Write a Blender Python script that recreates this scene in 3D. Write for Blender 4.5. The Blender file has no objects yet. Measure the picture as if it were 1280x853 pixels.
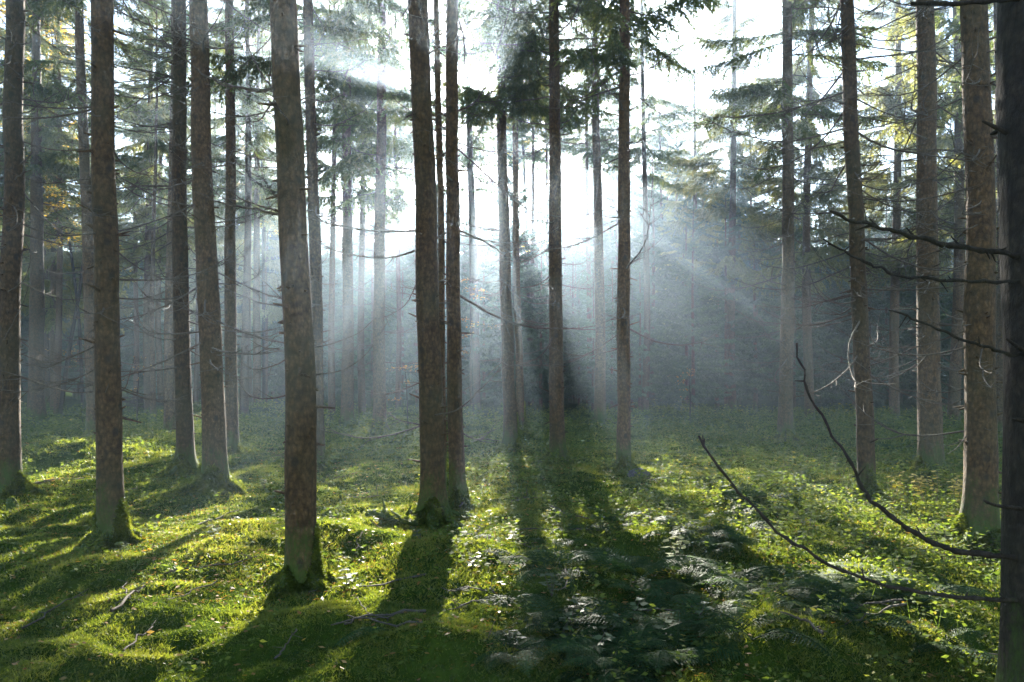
import bpy, math, random
import numpy as np

R = math.radians
rng = np.random.default_rng(7)
random.seed(7)
scene = bpy.context.scene
COL = scene.collection

# ------------------------------------------------------------------ camera constants (photograph is 1280 x 853)
F = 900.0            # focal length in photograph pixels
HOR = 465.0          # horizon row
CAMH = 1.6
SUN = np.array([-0.036, 1.0, 0.361]); SUN /= np.linalg.norm(SUN)


def at(px, d):
    return (px - 640.0) / F * d


def dist(py):
    return F * CAMH / (py - HOR)


# ------------------------------------------------------------------ numpy noise
def _hash(ix, iy, seed):
    h = (ix.astype(np.int64) * 374761393 + iy.astype(np.int64) * 668265263 + seed * 974634777) & 0xFFFFFFFF
    h = ((h ^ (h >> 13)) * 1274126177) & 0xFFFFFFFF
    return ((h ^ (h >> 16)) & 0xFFFF) / 65535.0


def vnoise(x, y, seed=0):
    x = np.asarray(x, float); y = np.asarray(y, float)
    ix = np.floor(x); iy = np.floor(y)
    fx = x - ix; fy = y - iy
    fx = fx * fx * fx * (fx * (fx * 6 - 15) + 10); fy = fy * fy * fy * (fy * (fy * 6 - 15) + 10)
    a = _hash(ix, iy, seed); b = _hash(ix + 1, iy, seed); c = _hash(ix, iy + 1, seed); d = _hash(ix + 1, iy + 1, seed)
    return (a * (1 - fx) + b * fx) * (1 - fy) + (c * (1 - fx) + d * fx) * fy


def fbm(x, y, seed=0, octv=4):
    s = 0; a = 0.5
    for o in range(octv):
        s = s + a * (vnoise(x * 2 ** o + 17.3 * o, y * 2 ** o - 9.1 * o, seed + o) - 0.5) * 2
        a *= 0.5
    return s


# ------------------------------------------------------------------ mesh accumulator
class MB:
    def __init__(self):
        self.v = []; self.q = []; self.t = []; self.tint = []; self.n = 0

    def add(self, v, quads=None, tris=None, tint=None):
        v = np.asarray(v, float).reshape(-1, 3)
        if quads is not None and len(quads):
            self.q.append(np.asarray(quads, np.int64).reshape(-1, 4) + self.n)
        if tris is not None and len(tris):
            self.t.append(np.asarray(tris, np.int64).reshape(-1, 3) + self.n)
        self.v.append(v)
        if tint is None:
            tint = np.full(len(v), 0.5)
        self.tint.append(np.broadcast_to(np.asarray(tint, float), (len(v),)))
        self.n += len(v)

    def arrays(self):
        v = np.concatenate(self.v) if self.v else np.zeros((0, 3))
        q = np.concatenate(self.q) if self.q else np.zeros((0, 4), np.int64)
        t = np.concatenate(self.t) if self.t else np.zeros((0, 3), np.int64)
        return v, q, t, np.concatenate(self.tint) if self.tint else np.zeros(0)

    def mesh(self, name, mat, smooth=True):
        v, q, t, tint = self.arrays()
        me = bpy.data.meshes.new(name)
        me.vertices.add(len(v)); me.vertices.foreach_set('co', v.astype(np.float32).ravel())
        nl = q.size + t.size
        me.loops.add(nl)
        me.loops.foreach_set('vertex_index', np.concatenate([q.ravel(), t.ravel()]).astype(np.int32))
        npoly = len(q) + len(t)
        me.polygons.add(npoly)
        ls = np.concatenate([np.arange(len(q)) * 4, q.size + np.arange(len(t)) * 3]).astype(np.int32)
        me.polygons.foreach_set('loop_start', ls)
        if smooth:
            me.polygons.foreach_set('use_smooth', np.ones(npoly, bool))
        at_ = me.attributes.new('tint', 'FLOAT', 'POINT')
        at_.data.foreach_set('value', tint.astype(np.float32))
        me.update(calc_edges=True)
        me.materials.append(mat)
        return me


def tube(pts, rad, ns=8, cap=True):
    """vertices and quads of a tube along pts."""
    pts = np.asarray(pts, float); n = len(pts)
    rad = np.broadcast_to(np.asarray(rad, float), (n,))
    tan = np.gradient(pts, axis=0); tan /= np.linalg.norm(tan, axis=1)[:, None] + 1e-9
    ref = np.array([0, 0, 1.0]) if abs(tan[:, 2]).mean() < 0.8 else np.array([1.0, 0, 0])
    a = np.cross(tan, ref); a /= np.linalg.norm(a, axis=1)[:, None] + 1e-9
    b = np.cross(tan, a)
    th = np.arange(ns) / ns * 2 * np.pi
    v = pts[:, None, :] + rad[:, None, None] * (np.cos(th)[None, :, None] * a[:, None, :] + np.sin(th)[None, :, None] * b[:, None, :])
    v = v.reshape(-1, 3)
    i = np.arange(n - 1)[:, None] * ns; j = np.arange(ns)[None, :]; k = (j + 1) % ns
    q = np.stack([i + j, i + k, i + ns + k, i + ns + j], -1).reshape(-1, 4)
    tris = None
    if cap:
        v = np.vstack([v, pts[-1] + tan[-1] * rad[-1] * 0.6])
        e = len(v) - 1; o = (n - 1) * ns
        tris = [(o + s, o + (s + 1) % ns, e) for s in range(ns)]
    return v, q, tris


def smooth_path(ctrl, n):
    """Catmull-Rom through control points."""
    c = np.asarray(ctrl, float)
    c = np.vstack([2 * c[0] - c[1], c, 2 * c[-1] - c[-2]])
    segs = len(c) - 3
    u = np.linspace(0, segs - 1e-6, n); i = u.astype(int); t = (u - i)[:, None]
    p0, p1, p2, p3 = c[i], c[i + 1], c[i + 2], c[i + 3]
    return 0.5 * (2 * p1 + (p2 - p0) * t + (2 * p0 - 5 * p1 + 4 * p2 - p3) * t ** 2 + (3 * p1 - p0 - 3 * p2 + p3) * t ** 3)


def norm(a):
    return a / (np.linalg.norm(a, axis=-1, keepdims=True) + 1e-9)


def leaf_quads(mb, base, direc, length, width, up=None, tint=None, fold=0.0):
    """rhombus leaf (one quad each): base, two shoulders, tip. All arrays of n rows."""
    n = len(base)
    direc = norm(direc)
    if up is None:
        up = norm(rng.normal(size=(n, 3)))
    side = norm(np.cross(direc, up))
    nor = np.cross(side, direc)
    L = np.broadcast_to(length, (n,))[:, None]; W = np.broadcast_to(width, (n,))[:, None]
    mid = base + direc * L * 0.45 + nor * W * fold
    v = np.stack([base, mid + side * W * 0.5, base + direc * L, mid - side * W * 0.5], 1).reshape(-1, 3)
    q = np.arange(n * 4).reshape(n, 4)
    tt = rng.random(n) if tint is None else np.broadcast_to(tint, (n,))
    mb.add(v, quads=q, tint=np.repeat(tt, 4))


def blade_tris(mb, base, direc, length, width, tint=None):
    n = len(base)
    direc = norm(direc)
    side = norm(np.cross(direc, rng.normal(size=(n, 3))))
    L = np.broadcast_to(length, (n,))[:, None]; W = np.broadcast_to(width, (n,))[:, None]
    v = np.stack([base - side * W * 0.5, base + side * W * 0.5, base + direc * L], 1).reshape(-1, 3)
    tt = rng.random(n) if tint is None else np.broadcast_to(tint, (n,))
    mb.add(v, tris=np.arange(n * 3).reshape(n, 3), tint=np.repeat(tt, 3))


# ------------------------------------------------------------------ materials
def new_mat(name):
    m = bpy.data.materials.new(name); m.use_nodes = True
    nt = m.node_tree
    for n in list(nt.nodes):
        nt.nodes.remove(n)
    out = nt.nodes.new('ShaderNodeOutputMaterial')
    return m, nt, out


def ramp(nt, stops, fac=None):
    n = nt.nodes.new('ShaderNodeValToRGB')
    cr = n.color_ramp
    while len(cr.elements) < len(stops):
        cr.elements.new(0.5)
    for e, (p, c) in zip(cr.elements, stops):
        e.position = p; e.color = (*c, 1)
    if fac is not None:
        nt.links.new(fac, n.inputs['Fac'])
    return n


def noise(nt, scale, detail=4, rough=0.6, vec=None):
    n = nt.nodes.new('ShaderNodeTexNoise'); n.inputs['Scale'].default_value = scale
    n.inputs['Detail'].default_value = detail; n.inputs['Roughness'].default_value = rough
    if vec is not None:
        nt.links.new(vec, n.inputs['Vector'])
    return n


def mixc(nt, fac, a, b, mode='MIX'):
    n = nt.nodes.new('ShaderNodeMix'); n.data_type = 'RGBA'; n.blend_type = mode
    for sock, val in ((n.inputs[0], fac), (n.inputs[6], a), (n.inputs[7], b)):
        if hasattr(val, 'is_linked'):
            nt.links.new(val, sock)
        elif isinstance(val, tuple):
            sock.default_value = (*val, 1)
        else:
            sock.default_value = val
    return n.outputs[2]


def math_node(nt, op, a, b=None, clamp=False):
    n = nt.nodes.new('ShaderNodeMath'); n.operation = op; n.use_clamp = clamp
    for s, v in ((n.inputs[0], a), (n.inputs[1], b)):
        if v is None:
            continue
        if hasattr(v, 'is_linked'):
            nt.links.new(v, s)
        else:
            s.default_value = v
    return n.outputs[0]


def foliage_mat(name, stops, trans=0.45, rough=0.45, spec=0.4, var=0.25):
    m, nt, out = new_mat(name)
    a = nt.nodes.new('ShaderNodeAttribute'); a.attribute_name = 'tint'
    oi = nt.nodes.new('ShaderNodeObjectInfo')
    r = ramp(nt, stops, a.outputs['Fac'])
    hsv = nt.nodes.new('ShaderNodeHueSaturation')
    nt.links.new(r.outputs['Color'], hsv.inputs['Color'])
    v = nt.nodes.new('ShaderNodeMapRange'); v.inputs['To Min'].default_value = 1 - var; v.inputs['To Max'].default_value = 1 + var
    nt.links.new(oi.outputs['Random'], v.inputs['Value']); nt.links.new(v.outputs['Result'], hsv.inputs['Value'])
    p = nt.nodes.new('ShaderNodeBsdfPrincipled')
    nt.links.new(hsv.outputs['Color'], p.inputs['Base Color'])
    p.inputs['Roughness'].default_value = rough
    p.inputs['Specular IOR Level'].default_value = spec
    t = nt.nodes.new('ShaderNodeBsdfTranslucent')
    tc = mixc(nt, 1.0, hsv.outputs['Color'], (1.6, 1.5, 0.6), 'MULTIPLY')
    nt.links.new(tc, t.inputs['Color'])
    mx = nt.nodes.new('ShaderNodeMixShader'); mx.inputs[0].default_value = trans
    nt.links.new(p.outputs[0], mx.inputs[1]); nt.links.new(t.outputs[0], mx.inputs[2])
    nt.links.new(mx.outputs[0], out.inputs['Surface'])
    return m


def bark_mat(name, cols, scale=1.0, mossy=0.35, bump=0.6):
    m, nt, out = new_mat(name)
    tc = nt.nodes.new('ShaderNodeTexCoord'); oi = nt.nodes.new('ShaderNodeObjectInfo')
    off = nt.nodes.new('ShaderNodeVectorMath'); off.operation = 'ADD'
    rv = nt.nodes.new('ShaderNodeCombineXYZ')
    nt.links.new(math_node(nt, 'MULTIPLY', oi.outputs['Random'], 37.0), rv.inputs[0])
    nt.links.new(math_node(nt, 'MULTIPLY', oi.outputs['Random'], 71.0), rv.inputs[2])
    nt.links.new(tc.outputs['Object'], off.inputs[0]); nt.links.new(rv.outputs[0], off.inputs[1])
    mp = nt.nodes.new('ShaderNodeMapping'); mp.inputs['Scale'].default_value = (1, 1, 0.55)
    nt.links.new(off.outputs[0], mp.inputs['Vector'])
    vo = nt.nodes.new('ShaderNodeTexVoronoi'); vo.inputs['Scale'].default_value = 34 * scale; vo.feature = 'F1'
    wob = noise(nt, 16 * scale, 3, 0.6, mp.outputs[0])
    wv = nt.nodes.new('ShaderNodeVectorMath'); wv.operation = 'MULTIPLY_ADD'
    nt.links.new(wob.outputs['Color'], wv.inputs[0]); wv.inputs[1].default_value = (0.05, 0.05, 0.05)
    nt.links.new(mp.outputs[0], wv.inputs[2])
    nt.links.new(wv.outputs[0], vo.inputs['Vector'])
    fine = noise(nt, 70 * scale, 5, 0.7, mp.outputs[0])
    mid = noise(nt, 7, 4, 0.6, mp.outputs[0])
    big = noise(nt, 1.3, 3, 0.55, off.outputs[0])
    mpz = nt.nodes.new('ShaderNodeMapping'); mpz.inputs['Scale'].default_value = (1, 1, 2.2)
    nt.links.new(off.outputs[0], mpz.inputs['Vector'])
    band = noise(nt, 9, 5, 0.7, mpz.outputs[0])
    c1 = ramp(nt, [(0.2, cols[0]), (0.5, cols[1]), (0.85, cols[2])], band.outputs['Fac'])
    scal = ramp(nt, [(0.1, (1.2, 1.15, 1.1)), (0.7, (0.45, 0.43, 0.43))], vo.outputs['Distance'])
    c2 = mixc(nt, 0.8, c1.outputs['Color'], scal.outputs['Color'], 'MULTIPLY')
    sp = ramp(nt, [(0.35, (0.65, 0.65, 0.65)), (0.65, (1.25, 1.22, 1.2))], fine.outputs['Fac'])
    c3 = mixc(nt, 0.8, c2, sp.outputs['Color'], 'MULTIPLY')
    # dark branch scars in a sparse cell pattern
    mp2 = nt.nodes.new('ShaderNodeMapping'); mp2.inputs['Scale'].default_value = (1, 1, 0.7)
    nt.links.new(off.outputs[0], mp2.inputs['Vector'])
    kn = nt.nodes.new('ShaderNodeTexVoronoi'); kn.inputs['Scale'].default_value = 6.5
    nt.links.new(mp2.outputs[0], kn.inputs['Vector'])
    knf = ramp(nt, [(0.12, (1, 1, 1)), (0.24, (0, 0, 0))], kn.outputs['Distance'])
    c3 = mixc(nt, math_node(nt, 'MULTIPLY', knf.outputs['Color'], 0.75), c3, (0.03, 0.024, 0.02))
    # lichen / algae in large patches and moss film near the ground
    lich = ramp(nt, [(0.42, (0, 0, 0)), (0.68, (1, 1, 1))], big.outputs['Fac'])
    vr = nt.nodes.new('ShaderNodeMapRange'); vr.inputs['To Min'].default_value = 0.72; vr.inputs['To Max'].default_value = 1.25
    nt.links.new(oi.outputs['Random'], vr.inputs['Value'])
    cv = nt.nodes.new('ShaderNodeVectorMath'); cv.operation = 'SCALE'
    nt.links.new(c3, cv.inputs[0]); nt.links.new(vr.outputs['Result'], cv.inputs['Scale'])
    c3 = cv.outputs[0]
    c4 = mixc(nt, math_node(nt, 'MULTIPLY', lich.outputs['Color'], mossy), c3, (0.075, 0.08, 0.042))
    sep = nt.nodes.new('ShaderNodeSeparateXYZ'); nt.links.new(tc.outputs['Object'], sep.inputs[0])
    hz = math_node(nt, 'ADD', sep.outputs['Z'], math_node(nt, 'ADD', math_node(nt, 'MULTIPLY', math_node(nt, 'SUBTRACT', mid.outputs['Fac'], 0.5), 1.2), math_node(nt, 'MULTIPLY', math_node(nt, 'SUBTRACT', fine.outputs['Fac'], 0.5), 1.0)))
    mr = nt.nodes.new('ShaderNodeMapRange'); mr.inputs['From Min'].default_value = 0.5; mr.inputs['From Max'].default_value = 0.1
    mr.inputs['To Min'].default_value = 0; mr.inputs['To Max'].default_value = 0.9
    nt.links.new(hz, mr.inputs['Value'])
    c5 = mixc(nt, mr.outputs['Result'], c4, (0.055, 0.092, 0.014))
    p = nt.nodes.new('ShaderNodeBsdfPrincipled'); p.inputs['Roughness'].default_value = 0.85
    p.inputs['Specular IOR Level'].default_value = 0.25
    nt.links.new(c5, p.inputs['Base Color'])
    hgt = math_node(nt, 'ADD', math_node(nt, 'MULTIPLY', vo.outputs['Distance'], -0.8), math_node(nt, 'MULTIPLY', fine.outputs['Fac'], 0.9))
    bp = nt.nodes.new('ShaderNodeBump'); bp.inputs['Strength'].default_value = bump; bp.inputs['Distance'].default_value = 0.02
    nt.links.new(hgt, bp.inputs['Height']); nt.links.new(bp.outputs[0], p.inputs['Normal'])
    nt.links.new(p.outputs[0], out.inputs['Surface'])
    return m


def plain_mat(name, stops, scale=8, rough=0.85):
    m, nt, out = new_mat(name)
    tc = nt.nodes.new('ShaderNodeTexCoord')
    n = noise(nt, scale, 5, 0.65, tc.outputs['Object'])
    r = ramp(nt, stops, n.outputs['Fac'])
    p = nt.nodes.new('ShaderNodeBsdfPrincipled'); p.inputs['Roughness'].default_value = rough
    p.inputs['Specular IOR Level'].default_value = 0.25
    nt.links.new(r.outputs['Color'], p.inputs['Base Color'])
    bp = nt.nodes.new('ShaderNodeBump'); bp.inputs['Strength'].default_value = 0.5; bp.inputs['Distance'].default_value = 0.01
    nt.links.new(n.outputs['Fac'], bp.inputs['Height']); nt.links.new(bp.outputs[0], p.inputs['Normal'])
    nt.links.new(p.outputs[0], out.inputs['Surface'])
    return m


M_BARK = bark_mat('spruce bark', [(0.048, 0.028, 0.013), (0.115, 0.071, 0.034), (0.188, 0.124, 0.064)])
M_DARKBARK = bark_mat('dark spruce bark with shade in its tone', [(0.022, 0.017, 0.013), (0.038, 0.029, 0.022), (0.06, 0.047, 0.035)], mossy=0.2)  # dark wood; for the foreground tree, its shade is put into this colour
M_TWIG = plain_mat('dead twig wood', [(0.3, (0.05, 0.04, 0.03)), (0.7, (0.14, 0.115, 0.085))], 30)
M_NEEDLE = foliage_mat('spruce needles', [(0.0, (0.045, 0.066, 0.028)), (0.5, (0.08, 0.11, 0.042)), (1.0, (0.15, 0.16, 0.07))], 0.58, 0.5, 0.35)
M_BACKLITNEEDLE = foliage_mat('pale backlit spruce needles', [(0.0, (0.075, 0.092, 0.045)), (0.5, (0.125, 0.138, 0.068)), (1.0, (0.2, 0.195, 0.11))], 0.62, 0.55, 0.3)  # paler copy of the needles: backlight and lit haze put into the colour
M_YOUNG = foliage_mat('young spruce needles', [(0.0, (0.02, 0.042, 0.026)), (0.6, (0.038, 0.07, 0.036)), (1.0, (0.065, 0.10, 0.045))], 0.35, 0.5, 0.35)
M_MOSS = foliage_mat('moss tufts', [(0.0, (0.045, 0.066, 0.012)), (0.5, (0.105, 0.143, 0.024)), (1.0, (0.20, 0.214, 0.05))], 0.55, 0.5, 0.45, 0.0)
M_HERB = foliage_mat('herb leaves', [(0.0, (0.045, 0.08, 0.02)), (0.5, (0.095, 0.14, 0.034)), (0.9, (0.14, 0.175, 0.048)), (1.0, (0.22, 0.21, 0.06))], 0.5, 0.7, 0.06, 0.12)
M_FERN = foliage_mat('fern leaves', [(0.0, (0.025, 0.055, 0.02)), (0.6, (0.042, 0.085, 0.028)), (1.0, (0.09, 0.125, 0.035))], 0.45, 0.6, 0.07, 0.3)
M_PALE = foliage_mat('pale seedling leaves', [(0.0, (0.05, 0.09, 0.035)), (1.0, (0.09, 0.13, 0.055))], 0.4, 0.5, 0.18, 0.2)
M_YELLOW = foliage_mat('yellow leaves', [(0.0, (0.22, 0.2, 0.03)), (1.0, (0.42, 0.36, 0.06))], 0.55, 0.45, 0.4, 0.15)
M_BEECH = foliage_mat('autumn beech leaves', [(0.0, (0.22, 0.11, 0.035)), (0.6, (0.34, 0.19, 0.06)), (1.0, (0.42, 0.27, 0.09))], 0.5, 0.5, 0.35, 0.15)
M_GOLD = foliage_mat('golden tree leaves', [(0.0, (0.12, 0.13, 0.025)), (0.5, (0.33, 0.24, 0.03)), (1.0, (0.46, 0.32, 0.04))], 0.6, 0.5, 0.3, 0.1)


def ground_material():
    m, nt, out = new_mat('forest floor')
    g = nt.nodes.new('ShaderNodeNewGeometry')
    n1 = noise(nt, 0.7, 5, 0.6, g.outputs['Position'])
    n2 = noise(nt, 6, 6, 0.7, g.outputs['Position'])
    n3 = noise(nt, 45, 5, 0.7, g.outputs['Position'])
    moss = ramp(nt, [(0.3, (0.02, 0.036, 0.006)), (0.55, (0.05, 0.082, 0.012)), (0.75, (0.09, 0.125, 0.02))], n2.outputs['Fac'])
    lit = ramp(nt, [(0.35, (0.035, 0.025, 0.016)), (0.65, (0.10, 0.068, 0.04))], n3.outputs['Fac'])
    fac = ramp(nt, [(0.64, (0, 0, 0)), (0.76, (1, 1, 1))], n1.outputs['Fac'])
    c = mixc(nt, math_node(nt, 'MULTIPLY', fac.outputs['Color'], 0.75), moss.outputs['Color'], lit.outputs['Color'])
    p = nt.nodes.new('ShaderNodeBsdfPrincipled'); p.inputs['Roughness'].default_value = 0.9
    p.inputs['Specular IOR Level'].default_value = 0.0
    nt.links.new(c, p.inputs['Base Color'])
    hh = math_node(nt, 'ADD', n2.outputs['Fac'], math_node(nt, 'MULTIPLY', n3.outputs['Fac'], 0.45))
    bp = nt.nodes.new('ShaderNodeBump'); bp.inputs['Strength'].default_value = 0.8; bp.inputs['Distance'].default_value = 0.05
    nt.links.new(hh, bp.inputs['Height']); nt.links.new(bp.outputs[0], p.inputs['Normal'])
    nt.links.new(p.outputs[0], out.inputs['Surface'])
    return m


M_GROUND = ground_material()

# ------------------------------------------------------------------ linking helpers


def link(name, data, parent=None, loc=None, rz=None):
    o = bpy.data.objects.new(name, data); COL.objects.link(o)
    if parent is not None:
        o.parent = parent
    if loc is not None:
        o.location = loc
    if rz is not None:
        o.rotation_euler = (0, 0, rz)
    return o


def tag(o, label=None, cat=None, group=None, kind=None):
    if label: o['label'] = label
    if cat: o['category'] = cat
    if group: o['group'] = group
    if kind: o['kind'] = kind
    return o


# ------------------------------------------------------------------ trees in the photograph
# px at base, row of base, px where the trunk leaves the top of the photograph, width in px, crown base (m), label
TREES = [
    (10, 622, 10, 24, 9.0, 'dark spruce trunk cut by the left edge of the picture, pale curled twigs on it', 14),
    (45, 531, 48, 17, 7.5, 'distant spruce just right of the trunk at the left picture edge', 10),
    (117, 558, 101, 14, 7.0, 'spruce trunk half hidden behind the moss-footed trunk near the left edge', 10),
    (140, 694, 124, 28, 9.5, 'near spruce with a thick green moss collar round its foot, sunlit right edge', 16),
    (212, 551, 213, 12, 8.5, 'slim spruce behind and left of the pair of close trunks with mossy feet', 9),
    (233, 595, 227, 19, 9.0, 'spruce just left of the bigger trunk with spreading mossy roots and bright sunlit strip', 12),
    (270, 614, 253, 26, 9.0, 'spruce with spreading mossy roots beside the brightest sunlit strip of moss', 14),
    (291, 572, 284, 14, 9.0, 'slimmer spruce directly behind the one with spreading mossy roots', 10),
    (378, 752, 357, 35, 10.0, 'thickest near spruce with mossy buttress roots and long dead branches curving to its left', 8),
    (398, 593, 388, 15, 6.3, 'spruce half hidden behind the thickest near trunk', 12),
    (434, 533, 436, 14, 6.5, 'hazy spruce on its own, between the thickest near trunk and a slim spruce', 12),
    (475, 546, 476, 15, 6.0, 'slim straight spruce standing alone left of the stout trunk beside the sun', 12),
    (542, 664, 524, 28, 10.0, 'stout dark spruce directly left of the sun with small log at its foot', 8),
    (573, 645, 566, 18, 10.0, 'spruce pressed close to the right side of the stout trunk', 12),
    (553, 628, 549, 9, 9.0, 'thin spruce stem squeezed between the two close trunks beside the sun', 5),
    (594, 519, 585, 12, 8.3, 'hazy far spruce standing straight below the sun', 8),
    (638, 563, 627, 15, 6.8, 'spruce covering the right rim of the sun glow, front one of a close pair', 12),
    (652, 546, 640, 9, 8.0, 'slimmer mossy spruce behind the right shoulder of the trunk next to the sun', 8),
    (698, 585, 689, 17, 6.3, 'reddish brown spruce midway between the sun glow and the dark young spruces', 12),
    (683, 508, 684, 6, 13.0, 'very thin far trunk peeping out left of a reddish brown spruce', 5),
    (750, 532, 745, 13, 10.5, 'pale spruce trunk behind the gap between two reddish brown trunks', 10),
    (780, 599, 778, 16, 6.0, 'reddish brown spruce with mossy foot and dark stone, left of the dark young spruces', 10),
    (981, 556, 982, 16, 6.6, 'lone straight pale spruce in the middle of the bright clearing', 32),
    (1084, 634, 1065, 19, 12.0, 'leaning spruce crossed by the two long bare branches in the right half', 36),
    (1164, 601, 1150, 25, 10.5, 'pale spruce with a thicket of dead twigs, right of the leaning spruce', 46),
    (1225, 693, 1224, 33, 11.0, 'sunlit stout spruce next to the black foreground trunk, mossy root on its left', 38),
    (1252, 553, 1250, 11, 8.0, 'far spruce peeping between the sunlit stout trunk and the black foreground trunk', 14),
    (192, 531, 194, 6, 6.0, 'very thin upright stem in the gap right of the moss-collared trunk', 6),
    (321, 516, 322, 9, 8.0, 'hazy far spruce, right one of a close pair left of the thickest trunk', 6),
    (311, 513, 310, 7, 8.0, 'hazy far spruce, left one of a close pair left of the thickest trunk', 6),
    (60, 514, 57, 6, 7.0, 'thin far trunk right beside the distant spruce at the left', 6),
]
POS = []
for (pb, py, pt, w, cb, lab, nb) in TREES:
    d = dist(py); POS.append((at(pb, d), d))
FORE_D = 3.0
POS.append((at(1313, FORE_D), FORE_D))
POS = np.array(POS)

# mounds of the forest floor: px, row, radius (m), height (m)
MOUNDS = [(985, 838, .42, .22), (560, 838, .45, .16), (880, 700, .55, .16), (1070, 775, .6, .1), (440, 690, .6, .12),
          (300, 690, .6, .14), (320, 520, 1.6, .2), (75, 575, 1.2, .2), (650, 610, .9, .16), (600, 715, .6, .15),
          (730, 600, .8, .14), (930, 640, .6, .14), (250, 720, .5, .1), (180, 790, .6, .1), (440, 800, .6, .12),
          (820, 745, .5, .14), (760, 690, .5, .12), (690, 760, .4, .1), (1120, 830, .5, .12), (20, 690, .7, .12),
          (150, 560, 1.0, .15), (380, 620, .7, .12), (470, 600, 1.0, .14), (500, 720, .5, .1), (580, 600, 1.0, .15)]
MP = np.array([(at(a, dist(b)), dist(b), r, h) for a, b, r, h in MOUNDS])


def height(x, y):
    x = np.asarray(x, float); y = np.asarray(y, float)
    h = 0.18 * fbm(x * 0.22, y * 0.22, 3, 3) + 0.13 * fbm(x * 0.9, y * 0.9, 11, 3)
    rs = np.clip((np.hypot(x, y) - 58) / 22, 0, 1); h = h + 3.2 * rs * rs * (3 - 2 * rs)
    near = np.clip(1 - (np.abs(y) + np.abs(x) * 0.5) / 40, 0, 1)
    r = np.abs(fbm(x * 1.7, y * 1.7, 23, 3))
    h = h + near * (0.17 * (0.5 - r) + 0.05 * fbm(x * 5, y * 5, 31, 3))
    for mx, my, mr, mh in MP:
        h = h + mh * np.exp(-((x - mx) ** 2 + (y - my) ** 2) / (mr * mr * 0.6))
    for tx, ty in POS:
        rr = (x - tx) ** 2 + (y - ty) ** 2
        h = h * (1 - 0.7 * np.exp(-rr / 0.5)) + 0.07 * np.exp(-rr / 0.22)
    return h


def hgt(x, y):
    return float(height(np.array([x]), np.array([y]))[0])


# ------------------------------------------------------------------ ground sheet
nx, ny = 520, 560
u = np.linspace(-1, 1, nx); k = math.asinh(72 / 4.0)
gx = 4.0 * np.sinh(u * k)
v0 = math.asinh((-24 - 5) / 4.0); v1 = math.asinh((79 - 5) / 4.0)
gy = 5 + 4.0 * np.sinh(np.linspace(v0, v1, ny))
X, Y = np.meshgrid(gx, gy)
Z = height(X, Y)
mb = MB()
i = np.arange(ny - 1)[:, None] * nx; j = np.arange(nx - 1)[None, :]
mb.add(np.stack([X, Y, Z], -1).reshape(-1, 3), quads=np.stack([i + j, i + j + 1, i + nx + j + 1, i + nx + j], -1).reshape(-1, 4))
tag(link('ground', mb.mesh('ground', M_GROUND)), kind='structure')

# ------------------------------------------------------------------ trunks


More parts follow.
